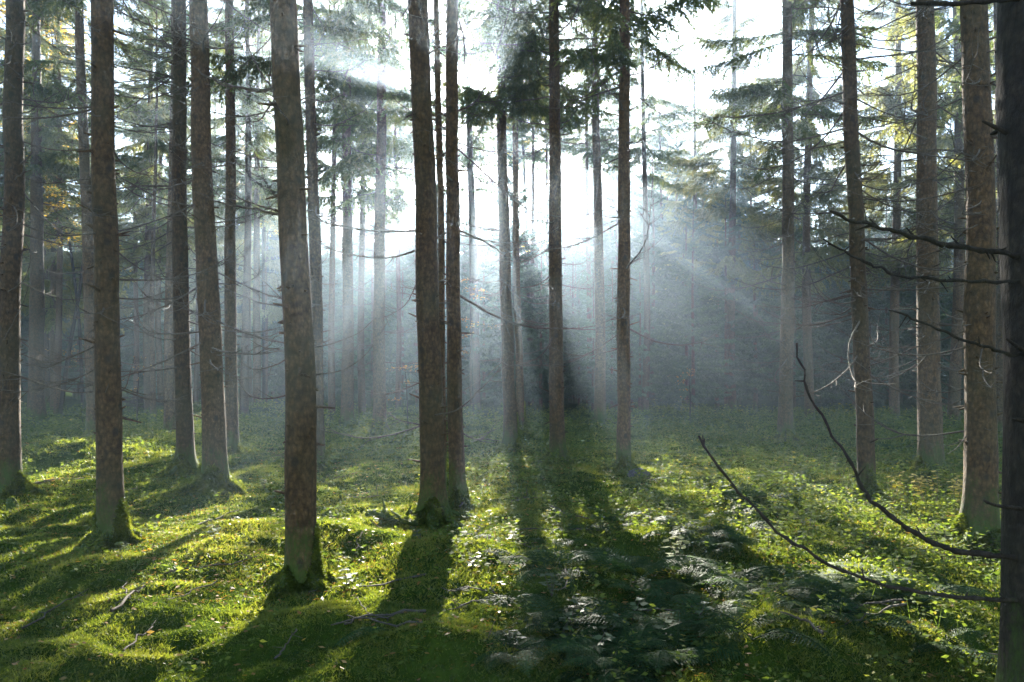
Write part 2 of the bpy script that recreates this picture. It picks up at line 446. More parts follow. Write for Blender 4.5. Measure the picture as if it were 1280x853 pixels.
def trunk_mb(H, r0, lean, seed, ns=26, flare=0.5, bow=0.1, fine=True, stubs=30, lobes=None, top=0.08):
    g = np.random.default_rng(seed)
    if fine:
        z = np.concatenate([np.arange(-0.25, 1.0, 0.05), np.arange(1.0, 6, 0.2), np.arange(6, H, 0.8), [H]])
    else:
        z = np.concatenate([np.arange(-0.25, 1.0, 0.2), np.arange(1.0, H, 1.2), [H]])
    ph = g.random() * 6.28
    zz = np.clip(z, 0, None)
    cx = lean[0] * zz + bow * np.sin(zz / H * 5 + ph) * np.minimum(zz / 4, 1) - bow * np.sin(ph) * np.minimum(zz / 4, 1) * 0
    cy = lean[1] * zz + bow * np.cos(zz / H * 4 + ph * 2) * np.minimum(zz / 4, 1)
    rad = r0 * (1.06 - 0.98 * (zz / H) ** 1.15 * (1 - top)) + r0 * 0.07 * np.exp(-zz / 0.7)
    if fine:
        cx = cx + .022 * fbm(zz * .8 + seed * 3.1, zz * 0, seed + 5, 3) * np.minimum(zz, 1); cy = cy + .022 * fbm(zz * .8 + seed * 7.7, zz * 0, seed + 6, 3) * np.minimum(zz, 1)
        rad = rad * (1 + .05 * fbm(zz * 2.3 + seed, zz * 0, seed + 9, 2))
    rad = np.maximum(rad, 0.012)
    th = np.arange(ns) / ns * 2 * np.pi
    nl = lobes or int(g.integers(4, 6)); p1, p2 = g.random(2) * 6.28
    lob = 0.5 + 0.5 * np.cos(nl * th + p1) * 0.8 + 0.25 * np.cos(2 * th + p2)
    fl = 1 + flare * np.exp(-np.clip(z + 0.02, 0, None) / 0.13)[:, None] * np.clip(lob, 0, None)[None, :] ** 1.4 * 1.5 + flare * 0.12 * np.exp(-np.clip(z, 0, None) / 0.35)[:, None]
    T, ZZ = np.meshgrid(th, z)
    bumpy = 1 + 0.045 * fbm(np.cos(T) * 2 + seed, ZZ * 2.2 + np.sin(T) * 2, seed, 3)
    rr = rad[:, None] * fl * bumpy
    V = np.stack([cx[:, None] + rr * np.cos(th), cy[:, None] + rr * np.sin(th), np.broadcast_to(z[:, None], rr.shape)], -1).reshape(-1, 3)
    n = len(z); i = np.arange(n - 1)[:, None] * ns; j = np.arange(ns)[None, :]; kk = (j + 1) % ns
    q = np.stack([i + j, i + kk, i + ns + kk, i + ns + j], -1).reshape(-1, 4)
    mb = MB(); mb.add(V, quads=q)

    mb.roots = []
    if fine and r0 > .07:
        for kx in range(nl + 1):
            a = kx / (nl + 1) * 6.28 + p1 + g.uniform(-.35, .35); L = g.uniform(2.2, 4.8) * r0
            tt = np.linspace(0, 1, 8); aa = a + g.uniform(-.5, .5) * tt ** 2
            rr_ = r0 * .75 + L * tt
            pr = np.stack([rr_ * np.cos(aa), rr_ * np.sin(aa), .17 * (1 - tt) ** 2.2 - .012 - .06 * tt ** 3 + .012 * g.normal(size=8)], -1)
            v, qq, t3 = tube(pr, r0 * .36 * (1 - .75 * tt) * (1 + .15 * g.normal(size=8)), 8); mb.add(v, qq, t3); mb.roots.append((pr, r0 * .36 * (1 - .75 * tt)))

    def centre(h):
        return np.array([np.interp(h, z, cx), np.interp(h, z, cy), h]), float(np.interp(h, z, rad))
    for _ in range(stubs):
        h = g.uniform(0.5, 7.5); c, r = centre(h); a = g.random() * 6.28
        dr = np.array([math.cos(a), math.sin(a), g.uniform(-0.4, 0.5)]); L = g.uniform(0.012, 0.05) if g.random() < .75 else g.uniform(.05, .16)
        v, qq, tt = tube(np.array([c + dr * (r - 0.02), c + dr * (r + L * .5), c + dr * (r + L)]), [0.014, 0.009, 0.005], 5)
        mb.add(v, qq, tt)

    def surf(theta, h):
        c = np.stack([np.interp(h, z, cx), np.interp(h, z, cy), h], -1)
        zi = np.clip(np.searchsorted(z, h) - 1, 0, n - 2); ti = (theta / (2 * np.pi) * ns).astype(int) % ns
        f = np.clip((h - z[zi]) / (z[zi + 1] - z[zi]), 0, 1)
        r = rr[zi, ti] * (1 - f) + rr[zi + 1, ti] * f
        nrm = np.stack([np.cos(theta), np.sin(theta), np.zeros_like(theta)], -1)
        return c + nrm * r[:, None] * 0.98, nrm
    return mb, centre, surf


# ------------------------------------------------------------------ dead branch library (origin at trunk surface, pointing +X)
def dead_branch_mb(L, seed, twigs=8, r0=0.011):
    g = np.random.default_rng(seed)
    t = np.linspace(0, 1, 12)
    sag = g.uniform(0.05, 0.22); up = g.uniform(0.1, 0.35); side = g.uniform(-0.25, 0.25)
    pts = np.stack([L * t, L * side * t ** 2 + 0.02 * L * np.sin(t * 9 + seed), L * (-sag * np.sin(t * 2.2) * 1.0 + up * t ** 2.6)], -1)
    pts += g.normal(size=pts.shape) * 0.006 * L * t[:, None]
    mb = MB(); v, q, tr = tube(pts, r0 * (1 - 0.8 * t), 6); mb.add(v, q, tr)
    for k in range(twigs):
        s = g.uniform(0.2, 0.95); p = np.array([np.interp(s, t, pts[:, c]) for c in range(3)])
        l = L * g.uniform(0.1, 0.38) * (1.1 - s * 0.6); a = g.choice([-1, 1]) * g.uniform(0.5, 1.1)
        dr = np.array([math.cos(a), math.sin(a), g.uniform(-0.5, 0.35)])
        tt = np.linspace(0, 1, 6)
        pp = p + dr * l * tt[:, None] + np.array([0, 0, 1]) * (l * g.uniform(-.1, .4) * tt[:, None] ** 2)
        v, q, tr = tube(pp, r0 * 0.45 * (1 - 0.7 * tt), 4); mb.add(v, q, tr)
    return mb


DEAD = [dead_branch_mb(random.uniform(0.9, 2.3), 100 + s, random.randint(5, 14), random.uniform(0.010, 0.015)).mesh('dead_branch', M_TWIG) for s in range(16)]
DEAD_SHORT = [dead_branch_mb(random.uniform(0.15, 0.6), 200 + s, random.randint(0, 3), 0.007).mesh('dead_branch', M_TWIG) for s in range(8)]


def put_branch(root, me, centre, h, az, pitch, sc=1.0):
    c, r = centre(h)
    o = link('dead_branch', me, root)
    o.location = c + np.array([math.cos(az), math.sin(az), 0]) * (r * 0.9)
    o.rotation_euler = (random.uniform(-.5, .5), -pitch, az)
    o.scale = (sc, sc, sc)
    return o


# ------------------------------------------------------------------ live branch library
def live_branch(L, seed, droop=0.5, step=0.085, blen=(0.22, 0.5), hang=0.9, leaf=(0.085, 0.02), reps=3, lstep=0.045):
    """arrays of one spruce branch pointing +X with hanging branchlets."""
    g = np.random.default_rng(seed)
    mb = MB()
    t = np.linspace(0, 1, 10)
    pts = np.stack([L * t, 0.05 * L * np.sin(t * 4 + seed), L * (0.10 * t - droop * t ** 1.5 * 0.6 + 0.22 * droop * t ** 4)], -1)
    v, q, tr = tube(pts, 0.016 * (1 - 0.8 * t) * min(1, L / 2), 4); mb.add(v, q, tr, tint=0.0)
    bases = []; dirs = []; tints = []
    s = 0.14
    while s < 1.0:
        p = np.array([np.interp(s, t, pts[:, c]) for c in range(3)])
        for sd in (-1, 1):
            if g.random() < 0.12:
                continue
            l = g.uniform(*blen) * (1.15 - 0.75 * abs(s - 0.45)) * (1.0 if s < 0.85 else 0.7)
            a = sd * g.uniform(0.5, 1.15)
            d0 = np.array([math.cos(a), math.sin(a), g.uniform(-0.3, 0.1)])
            n = max(4, int(l / lstep)); tt = (np.arange(n) + 0.3) / n
            pp = p + d0 * (l * tt[:, None]) * 0.8 + np.array([0, 0, -1.0]) * (l * hang * g.uniform(0.4, 1.1) * tt[:, None] ** 1.7)
            dd = norm(np.gradient(pp, axis=0))
            tn = g.random()
            for rep in range(reps):
                bases.append(pp); dirs.append(dd + g.normal(size=dd.shape) * 0.42); tints.append(np.clip(tn * 0.7 + g.random(n) * 0.3, 0, 1))
        s += step / L * g.uniform(0.7, 1.3)
    tipn = 10
    tp = pts[-1] + np.zeros((tipn, 3)); bases.append(tp); dirs.append(np.array([1, 0, -0.2]) + g.normal(size=(tipn, 3)) * 0.5); tints.append(g.random(tipn))
    b = np.vstack(bases); dd = np.vstack(dirs); tn = np.concatenate(tints)
    leaf_quads(mb, b, dd, leaf[0] * g.uniform(0.7, 1.3, len(b)), leaf[1] * g.uniform(0.7, 1.3, len(b)), up=norm(g.normal(size=(len(b), 3))), tint=tn)
    return mb.arrays()


LIB_OLD = [live_branch(random.uniform(2.0, 2.8), 300 + s, random.uniform(0.35, 0.7), 0.085, (0.25, 0.62), 1.0, (0.11, 0.03), 4) for s in range(6)]
LIB_YOUNG = [live_branch(random.uniform(1.8, 2.2), 330 + s, random.uniform(0.15, 0.45), 0.075, (0.2, 0.42), 0.45, (0.11, 0.036), 5) for s in range(5)]


def crown_mesh(lib, H, z0, rmax, n, seed, mat, shape='old', gap=0.0):
    g = np.random.default_rng(seed); mb = MB()
    zs = np.sort(z0 + (H - z0) * g.random(n) ** (1.0 if shape == 'old' else 1.15))
    for h in zs:
        f = (h - z0) / (H - z0)
        a = g.random() * 6.28
        if gap and math.sin(a * 2 + h * 0.9 + seed) > 1 - gap * 2 * g.random():
            continue
        rr = rmax * ((1 - f) ** 0.75) * (0.72 + 0.28 * min(1, f * 6)) + 0.15
        v, q, t, tint = lib[int(g.integers(len(lib)))]
        L = v[:, 0].max()
        sc = rr / L * g.uniform(0.7, 1.15)
        pitch = R(g.uniform(-14, 6) + 38 * f)
        w = v * sc
        if sc < 0.7:
            pass
        ca, sa, cp, sp = math.cos(a), math.sin(a), math.cos(pitch), math.sin(pitch)
        x = w[:, 0] * cp - w[:, 2] * sp; z = w[:, 0] * sp + w[:, 2] * cp; y = w[:, 1]
        mb.add(np.stack([x * ca - y * sa, x * sa + y * ca, z + h], -1), q, t, tint)
    me = mb.mesh('crown', mat); me['z0'] = float(z0); me['z1'] = float(H)
    return me


CROWN_OLD = [crown_mesh(LIB_OLD, 25, 8.5 + s * 0.6, random.uniform(2.6, 3.2), 105, 400 + s, M_NEEDLE, gap=0.25) for s in range(4)]
CROWN_LOW = [crown_mesh(LIB_OLD, 20, 4.0 + s, random.uniform(2.8, 3.4), 145, 420 + s, M_BACKLITNEEDLE, gap=0.2) for s in range(3)]
CROWN_THIN = [crown_mesh(LIB_OLD, 24, 5.5 + s, 2.9, 100, 460 + s, M_NEEDLE, gap=0.25) for s in range(3)]
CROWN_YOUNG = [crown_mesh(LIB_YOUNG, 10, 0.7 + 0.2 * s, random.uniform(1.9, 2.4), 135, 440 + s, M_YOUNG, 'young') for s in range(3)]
TR_OLD = [trunk_mb(25, random.uniform(.14, .19), (random.uniform(-.01, .01), 0), 500 + s, 12, 0.4, 0.12, False, 8)[0].mesh('trunk', M_BARK) for s in range(3)]
TR_YOUNG = [trunk_mb(10, 0.08, (0, 0), 520 + s, 8, 0.3, 0.03, False, 0)[0].mesh('trunk', M_BARK) for s in range(2)]

# ------------------------------------------------------------------ the trees the photograph shows one by one
M_HERO_MOSS = M_MOSS
CB = {}


def moss_on_trunk(surf, trunk, hmax, n, seed, size=0.03, rts=()):
    g = np.random.default_rng(seed)
    th = g.random(n) * 2 * np.pi
    ph = g.random() * 6.28
    hh = hmax * (0.55 + 0.45 * np.cos(th - ph) * 0.8 + 0.3 * np.cos(3 * th + ph))
    z = np.clip(g.random(n) ** 1.5 * np.clip(hh, 0.1, None) - 0.04, -0.05, None)
    p, nr = surf(th, z)
    m = MB()
    d = nr * 1.0 + g.normal(size=(n, 3)) * 0.55 + np.array([0, 0, -0.1])
    blade_tris(m, p, d, size * g.uniform(0.6, 1.5, n), size * 0.42, tint=np.clip(vnoise(th * 3, z * 12, seed) * 0.9 + g.random(n) * 0.25 - 0.1, 0, 1))
    for pr, rd in rts:
        k = n // 9; u = g.random(k) ** .8 * 6.9; i0 = u.astype(int); f = (u - i0)[:, None]
        c = pr[i0] * (1 - f) + pr[i0 + 1] * f; rr = np.interp(u, np.arange(8), rd)[:, None]
        dd = norm(g.normal(size=(k, 3)) + np.array([0, 0, .6])); keep = vnoise(c[:, 0] * 9, c[:, 1] * 9, seed) > .3
        blade_tris(m, (c + dd * rr * .9)[keep], (dd + g.normal(size=(k, 3)) * .4)[keep], size * g.uniform(.5, 1.2, keep.sum()), size * .4, tint=g.random(keep.sum()))
    return link('moss', m.mesh('moss', M_HERO_MOSS), trunk)


roots = []
for idx, (pb, py, pt, w, cb, lab, nb) in enumerate(TREES):
    d = dist(py); x = at(pb, d)
    ztop = CAMH + HOR / F * d
    lean = ((at(pt, d) - x) / ztop, random.uniform(-.01, .01))
    r0 = w / F * d / 2 / 0.98
    H = 19 + random.uniform(-1, 1.2) if w / F * d > 0.17 else 15 + random.uniform(-1, 2)
    root = link('spruce_tree', None, None, (x, d, hgt(x, d)))
    tag(root, lab, 'tree', 'spruces of the open stand')
    close = d < 13
    tmb, centre, surf = trunk_mb(H, r0, lean, 10 + idx, 40 if d < 9 else 24, 0.5 if r0 < .1 else 0.85, 0.05, True, 110 if close else 30)
    trunk = link('trunk', tmb.mesh('trunk', M_BARK), root)
    if d < 18 and r0 > 0.08:
        hm = {3: 0.6, 6: 0.38, 8: 0.42, 12: 0.28, 25: 0.25, 17: 1.0, 23: .35}.get(idx, 0.3)
        moss_on_trunk(surf, trunk, hm, int({3: 12000, 8: 14000, 6: 9000, 12: 9000, 25: 8000}.get(idx, 4500)), 900 + idx, 0.03 if d < 9 else 0.05, tmb.roots)
    # crown: own height, shared branch library
    thin = idx in (4, 9, 11, 12, 14, 15, 17, 18, 20, 21, 22)
    c = CROWN_THIN[idx % 3] if thin else CROWN_OLD[idx % 4]
    co = link('crown', c, root)
    base0 = 5.5 + idx % 3 if thin else 8.5 + (idx % 4) * 0.6
    s = (H - cb) / ((24 if thin else 25) - base0)
    co.scale = (min(1.0, s + .1), min(1.0, s + .1), s); off = cb - base0 * s
    cc, _ = centre(cb + (H - cb) * 0.4)
    co.location = (cc[0], cc[1], off); co.rotation_euler = (0, 0, random.random() * 6.28)
    # dead branches
    hi = min(cb + 1.5, ztop + 0.6)
    for b in range(int(nb * (2.1 if d > 8 else 1.3) * (1.5 if idx < 8 else 1))):
        h = random.uniform(1.4 if d > 8 else 0.9, hi)
        long_ok = random.random() < 0.5 + 0.5 * min(1, h / (0.35 * hi + 1)) * (0.85 if d < 8 else 1)
        me = random.choice(DEAD if long_ok else DEAD_SHORT)
        put_branch(root, me, centre, h, random.random() * 6.28, random.uniform(-0.35, 0.3), random.uniform(0.6, 1.15) * (0.7 if d < 8 else 1))
    roots.append((root, centre, x, d, r0))


def px_branch(tree, pts, r0, r1, d=None, wob=0.0, name='dead_branch', twigs=0, dy=0.0, mat=None):
    """a bare branch of a tree through photograph positions, at the tree's own distance."""
    root, centre, x, dd, rr = tree
    d = d or dd; n = len(pts)
    P = []
    for k, (a, b) in enumerate(pts):
        q = d - dy * k / max(1, n - 1)
        P.append((at(a, q) - root.location.x, q - root.location.y, CAMH + (HOR - b) / F * q - root.location.z))
    path = smooth_path(P, 6 * n); t = np.linspace(0, 1, len(path))
    g = np.random.default_rng(int(abs(pts[0][0] * 13 + pts[0][1])))
    nk = 3 * n; kn = g.normal(size=(nk, 3)) * (wob * 3.2 + .0015); kn[0] = 0
    path = path + np.stack([np.interp(t, np.linspace(0, 1, nk), kn[:, c]) for c in range(3)], -1) + g.normal(size=path.shape) * wob * .6
    m = MB()
    rad = (r0 * (1 - t) + r1 * t) * (1 + 0.3 * np.clip(g.normal(size=len(t)), -1, 1.6) * .6)
    v, q, tr = tube(path, rad, 8); m.add(v, q, tr)
    for kx in range(twigs):
        i0 = int(g.integers(3, len(path) - 2)); tt = np.linspace(0, 1, 4)[:, None]
        dr = norm(path[i0] - path[i0 - 1] + g.normal(size=3) * 0.03); dr = norm(dr * 0.6 + g.normal(size=3) * 0.5)
        v, q, tr = tube(path[i0] + dr * tt * g.uniform(0.02, 0.06 if r0 > .008 else .3), [r1 * 1.0, r1 * .8, r1 * .6, r1 * .4], 5); m.add(v, q, tr)
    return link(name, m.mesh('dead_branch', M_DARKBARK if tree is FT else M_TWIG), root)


# long bare branches of the thickest near trunk
T10 = roots[8]
FT = None
px_branch(T10, [(345, 115), (310, 112), (270, 100), (230, 75), (195, 40), (168, 2)], .009, .003, wob=.002, dy=.2, twigs=4)
px_branch(T10, [(343, 113), (328, 95), (315, 70), (305, 45)], .007, .003, wob=.001, dy=-.2)
px_branch(T10, [(347, 268), (318, 262), (290, 257), (262, 248), (237, 237)], .009, .003, wob=.001, dy=.3, twigs=3)
px_branch(T10, [(346, 264), (325, 258), (306, 250), (292, 244)], .008, .003, wob=.001, dy=.1)
px_branch(T10, [(370, 130), (385, 122), (408, 128), (428, 118)], .006, .002, dy=-.3)
px_branch(T10, [(388, 435), (415, 430), (450, 415), (470, 396)], .006, .002, d=5.2, dy=.3)
px_branch(T10, [(388, 470), (430, 462), (460, 440), (483, 405)], .005, .002, d=5.2, dy=.3)
px_branch(T10, [(350, 437), (330, 434), (312, 425)], .005, .002)
T4 = roots[3]
px_branch(T4, [(150, 490), (158, 482), (163, 465), (168, 446)], .006, .002)
px_branch(T4, [(135, 486), (131, 494), (136, 480)], .005, .002, dy=.15)
T1 = roots[0]
px_branch(T1, [(18, 225), (40, 200), (50, 150), (42, 110), (50, 60), (48, 10)], .008, .003, d=8.8, wob=.01, dy=.3, twigs=5)
px_branch(T1, [(18, 110), (5, 90), (15, 60), (35, 55), (49, 20)], .008, .003, d=8.8, wob=.006, dy=.3, twigs=4)
px_branch(T1, [(10, 365), (30, 350), (38, 320), (30, 300)], .007, .002, d=8.9, dy=.3)
px_branch(T1, [(5, 425), (18, 400), (32, 370), (42, 330)], .007, .002, d=8.9, dy=.3)
T14 = roots[12]
px_branch(T14, [(515, 640), (500, 660), (480, 662), (462, 650)], .01, .006, dy=.4)
T26 = roots[25]
px_branch(T26, [(1240, 628), (1252, 632), (1262, 634)], .007, .004)
px_branch(T26, [(1208, 545), (1196, 560), (1184, 568)], .005, .002, dy=.2)

# black foreground trunk at the right picture edge with its long bare branches
fx, fy = POS[-1]
froot = link('spruce_tree', None, None, (fx, fy, hgt(fx, fy)))
tag(froot, 'black shaded foreground trunk on the right picture edge with long bare branches', 'tree', 'spruces of the open stand')
tmb, fcentre, fsurf = trunk_mb(20, 0.152, (-0.0135, 0.0), 77, 44, 0.4, 0.01, True, 40)
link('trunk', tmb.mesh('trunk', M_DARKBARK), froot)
co = link('crown', CROWN_OLD[1], froot); co.location = (0, 0, 0.9); co.scale = (.8, .8, .78)
FT = (froot, fcentre, fx, fy, .155)
px_branch(FT, [(1290, 322), (1250, 314), (1200, 309), (1160, 301), (1125, 291), (1100, 286), (1075, 278), (1038, 262)], .0125, .006, d=2.95, wob=.0012, dy=.2, twigs=13)
px_branch(FT, [(1285, 352), (1240, 353), (1200, 352), (1150, 347), (1110, 340), (1085, 330), (1060, 318), (1030, 301)], .0085, .0035, d=2.95, wob=.0012, dy=.25, twigs=11)
px_branch(FT, [(1285, 446), (1250, 440), (1220, 430), (1180, 415), (1145, 402), (1115, 387)], .009, .003, d=2.95, wob=.001, dy=.25, twigs=8)
px_branch(FT, [(1285, 697), (1240, 695), (1200, 689), (1165, 678), (1135, 662), (1105, 640), (1085, 622), (1072, 597), (1055, 565), (1030, 525), (1008, 480), (995, 428)], .0125, .0045, d=2.95, wob=.0012, dy=-.25, twigs=14)
px_branch(FT, [(1290, 750), (1220, 748), (1160, 742), (1100, 730), (1050, 713), (1005, 688), (970, 662), (930, 622), (900, 585), (873, 547)], .0095, .005, d=2.95, wob=.001, dy=-.2, twigs=14)
px_branch(FT, [(1285, 637), (1250, 633), (1229, 626)], .009, .005, d=2.95, dy=.1)
px_branch(FT, [(1290, -2), (1240, 1), (1190, 5), (1140, 4)], .012, .007, d=2.95, dy=.1)
for h in (1.0, 1.35, 1.8, 2.5, 2.9, 3.3):
    put_branch(froot, random.choice(DEAD_SHORT), fcentre, h, random.uniform(-1.5, 1.2), 0.1, .6)

# ------------------------------------------------------------------ trees further back
def back_tree(px, d, me_trunk, me_crown, sc, label, group, sxy=None, nm='spruce_tree', cbase=None):
    x = at(px, d)
    root = link(nm, None, None, (x, d, hgt(x, d)), random.random() * 6.28)
    root.scale = (sc if sxy is None else sxy, sc if sxy is None else sxy, sc)
    tag(root, label, 'tree', group)
    link('trunk', me_trunk, root); co = link('crown', me_crown, root)
    if cbase:
        z0 = me_crown['z0']; z1 = me_crown['z1']; k = (z1 - cbase / sc) / (z1 - z0)
        co.scale = (1, 1, k); co.location = (0, 0, z1 - z1 * k)
    return root


g = np.random.default_rng(21)
taken = [tuple(p) for p in POS]


def free(x, y, r):
    return all((x - a) ** 2 + (y - b) ** 2 > r * r for a, b in taken)


def scatter(n, pr, dr, fn, r=2.2):
    k = 0; tries = 0
    while k < n and tries < n * 60:
        tries += 1
        px = g.uniform(*pr); d = math.sqrt(g.uniform(dr[0] ** 2, dr[1] ** 2)); x = at(px, d)
        if abs(x) > 62 or not free(x, d, r):
            continue
        taken.append((x, d)); fn(px, d); k += 1


def old(label, group, s0=.7, s1=.82, low=False):
    def f(px, d):
        s = g.uniform(s0, s1)
        back_tree(px, d, TR_OLD[int(g.integers(3))], (CROWN_LOW if low else CROWN_OLD)[int(g.integers(3))], s if not low else s, label, group)
    return f


def young(label, group, s0, s1, wide=1.1):
    def f(px, d):
        s = g.uniform(s0, s1)
        back_tree(px, d, TR_YOUNG[int(g.integers(2))], CROWN_YOUNG[int(g.integers(3))], s, label, group, sxy=s * wide)
    return f


YL = 'dense dark young spruce with branches down to the ground at the clearing edge'
for px_, d_, s_, lab_ in ((641, 25, .95, 'dense dark spruce right behind the close pair of trunks at the sun glow'),
                          (676, 27.5, .8, 'dense dark spruce left of the reddish brown trunk midway to the dark thicket')):
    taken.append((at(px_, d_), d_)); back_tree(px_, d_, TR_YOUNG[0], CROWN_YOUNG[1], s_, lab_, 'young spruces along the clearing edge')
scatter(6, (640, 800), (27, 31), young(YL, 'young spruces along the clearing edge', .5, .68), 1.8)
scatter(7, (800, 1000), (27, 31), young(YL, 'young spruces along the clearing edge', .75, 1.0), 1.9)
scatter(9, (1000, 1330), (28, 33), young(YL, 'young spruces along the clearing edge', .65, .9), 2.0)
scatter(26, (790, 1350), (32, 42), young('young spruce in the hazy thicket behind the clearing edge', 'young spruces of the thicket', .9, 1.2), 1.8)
for c_, a_, b_ in ((700, 1.12, 1.28), (772, 1.4, 1.55), (836, 1.5, 1.65), (880, 1.45, 1.6), (925, 1.5, 1.68)):
    scatter(5, (c_ - 14, c_ + 14), (40, 48), young('taller spruce at the back of the hazy thicket behind the clearing', 'taller spruces of the thicket', a_, b_), .9)
scatter(12, (960, 1300), (42, 49), young('taller spruce at the back of the hazy thicket behind the clearing', 'taller spruces of the thicket', 1.2, 1.45), 1.9)
scatter(52, (-140, 630), (36, 52), young('young spruce deep in the hazy left background', 'young spruces of the left background', .85, 1.25), 1.7)
def hedge(n, pr, dr, label, group, r, k=.33, d0=6):
    def f(px, d):
        s_ = k * (d - d0) / 10 * g.uniform(.86, 1.08)
        back_tree(px, d, TR_YOUNG[int(g.integers(2))], CROWN_YOUNG[int(g.integers(3))], s_, label, group, sxy=max(.9, s_))
    scatter(n, pr, dr, f, r)


hedge(14, (640, 810), (32, 41), 'lower young spruce in the hazy thicket straight right of the sun', 'lower young spruces of the thicket', 1.5, .3, 8)
hedge(36, (385, 650), (35, 52), 'young spruce in the bright haze straight under the sun', 'young spruces under the sun', 1.5)
scatter(34, (-160, 385), (22, 58), old('tall spruce in the dim left background', 'tall spruces of the left background'), 2.3)
scatter(8, (-100, 385), (24, 50), old('low crowned spruce in the dim left background', 'low crowned spruces of the left background', .7, 1.0, True), 2.3)
for px_, d_, lab_ in ((690, 34, 'hazy spruce whose crown fills the sky behind the reddish trunk midway to the thicket'),
                      (736, 31, 'hazy full crowned spruce directly left of the pale trunk in the gap'),
                      (772, 39, 'hazy full crowned spruce behind the mossy-footed reddish trunk'),
                      (655, 41, 'hazy full crowned spruce right behind the close pair at the sun glow'),
                      (826, 44, 'hazy full crowned spruce at the left rim of the white sky gap'),
                      (440, 40, 'hazy full crowned spruce deep between the lone hazy trunk and the slim straight spruce'),
                      (481, 36, 'hazy full crowned spruce just behind the slim straight spruce left of the sun'),
                      (520, 42, 'hazy full crowned spruce hidden behind the stout trunk beside the sun'),
                      (566, 39, 'hazy full crowned spruce at the left rim of the sun glow'),
                      (629, 35, 'hazy full crowned spruce at the right rim of the sun glow')):
    taken.append((at(px_, d_), d_))
    back_tree(px_, d_, TR_OLD[int(g.integers(3))], CROWN_OLD[int(g.integers(4))], g.uniform(.74, .82), lab_, 'hazy spruces right of the sun', cbase=.361 * (d_ - (5 if px_ < 550 else 3 if px_ < 640 else 2)) + .4)
for px_, d_, lab_ in ((415, 24, 'thin crowned hazy spruce between the thickest near trunk and the lone slim trunks'),
                      (453, 25, 'thin crowned spruce between the two slim lone trunks left of the sun'),
                      (497, 30, 'thin crowned spruce just left of the stout trunk beside the sun'),
                      (806, 27, 'thin crowned spruce just right of the mossy-footed reddish trunk'),
                      (664, 30, 'thin crowned spruce in the narrow gap right of the sun glow'),
                      (742, 36, 'thin crowned spruce behind the gap between the two reddish brown trunks')):
    taken.append((at(px_, d_), d_))
    sc_ = g.uniform(.68, .82)
    back_tree(px_, d_, TR_OLD[int(g.integers(3))], CROWN_THIN[int(g.integers(3))], sc_, lab_, 'thin crowned spruces around the sun', cbase=.361 * (d_ - 2.5) + .3)
scatter(9, (690, 830), (46, 64), old('tall spruce behind the dark young trees right of the sun', 'tall spruces right of the sun'), 2.6)
scatter(3, (720, 830), (36, 60), old('low crowned spruce behind the dark young trees right of the sun', 'low crowned spruces right of the sun', .6, .9, True), 2.6)
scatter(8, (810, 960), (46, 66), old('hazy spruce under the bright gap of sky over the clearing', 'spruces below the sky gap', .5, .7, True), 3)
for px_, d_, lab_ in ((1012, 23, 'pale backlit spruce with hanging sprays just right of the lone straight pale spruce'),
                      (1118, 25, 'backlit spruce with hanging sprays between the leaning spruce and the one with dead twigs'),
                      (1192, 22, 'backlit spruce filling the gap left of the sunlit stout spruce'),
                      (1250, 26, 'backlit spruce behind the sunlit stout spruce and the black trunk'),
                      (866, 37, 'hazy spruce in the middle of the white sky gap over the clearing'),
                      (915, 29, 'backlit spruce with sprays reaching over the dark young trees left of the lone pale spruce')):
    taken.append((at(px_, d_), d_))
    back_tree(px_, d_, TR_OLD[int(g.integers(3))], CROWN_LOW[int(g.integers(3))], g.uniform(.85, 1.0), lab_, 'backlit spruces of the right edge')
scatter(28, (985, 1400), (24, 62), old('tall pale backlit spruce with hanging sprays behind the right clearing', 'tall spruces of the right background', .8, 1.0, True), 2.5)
for k_ in range(16):  # unseen spruces, added to shade the foreground from the open sky behind
    x_, y_ = g.uniform(-24, 24), g.uniform(-21, -4)
    if abs(x_) < 3 and y_ > -6: y_ -= 5
    rt = link('spruce_tree', None, None, (x_, y_, hgt(x_, y_)), g.random() * 6.28); rt.scale = (.8, .8, .75)
    tag(rt, 'unseen spruce added behind the viewpoint to shade the foreground', 'tree', 'added spruces behind the viewpoint')
    link('trunk', TR_OLD[k_ % 3], rt); link('crown', (CROWN_LOW + CROWN_OLD)[k_ % 6], rt)

# the far-off wood behind everything: one dense mass of merged crowns
LIB_FAR = [live_branch(2.2, 360 + s, .4, .16, (.35, .75), .7, (.24, .085), 1, .11) for s in range(4)]


def far_tree(mbw, mbc, x, y, H, g, fat=None):
    z0 = H * g.uniform(.02, .15); rmax = (fat and fat * g.uniform(1.2, 2)) or H * g.uniform(.12, .17); hz = hgt(x, y)
    v, q, t = tube(np.array([[x, y, hz - .2], [x + g.normal() * .1, y, hz + H * .5], [x + g.normal() * .15, y, hz + H]]), [H * .009, H * .006, .02], 7)
    mbw.add(v, q, t)
    for h in z0 + (H - z0) * g.random(58) ** 1.1:
        f = (h - z0) / (H - z0); a = g.random() * 6.28
        v, q, t, tint = LIB_FAR[int(g.integers(4))]
        sc = (rmax * (1 - f) ** .8 * (.7 + .3 * min(1, f * 5)) + .2) / v[:, 0].max() * g.uniform(.7, 1.2)
        ph = R(g.uniform(-14, 6) + 36 * f); w = v * sc
        xx = w[:, 0] * math.cos(ph) - w[:, 2] * math.sin(ph); zz = w[:, 0] * math.sin(ph) + w[:, 2] * math.cos(ph); yy = w[:, 1]
        mbc.add(np.stack([xx * math.cos(a) - yy * math.sin(a) + x, xx * math.sin(a) + yy * math.cos(a) + y, zz + h + hz], -1), q, t, tint)


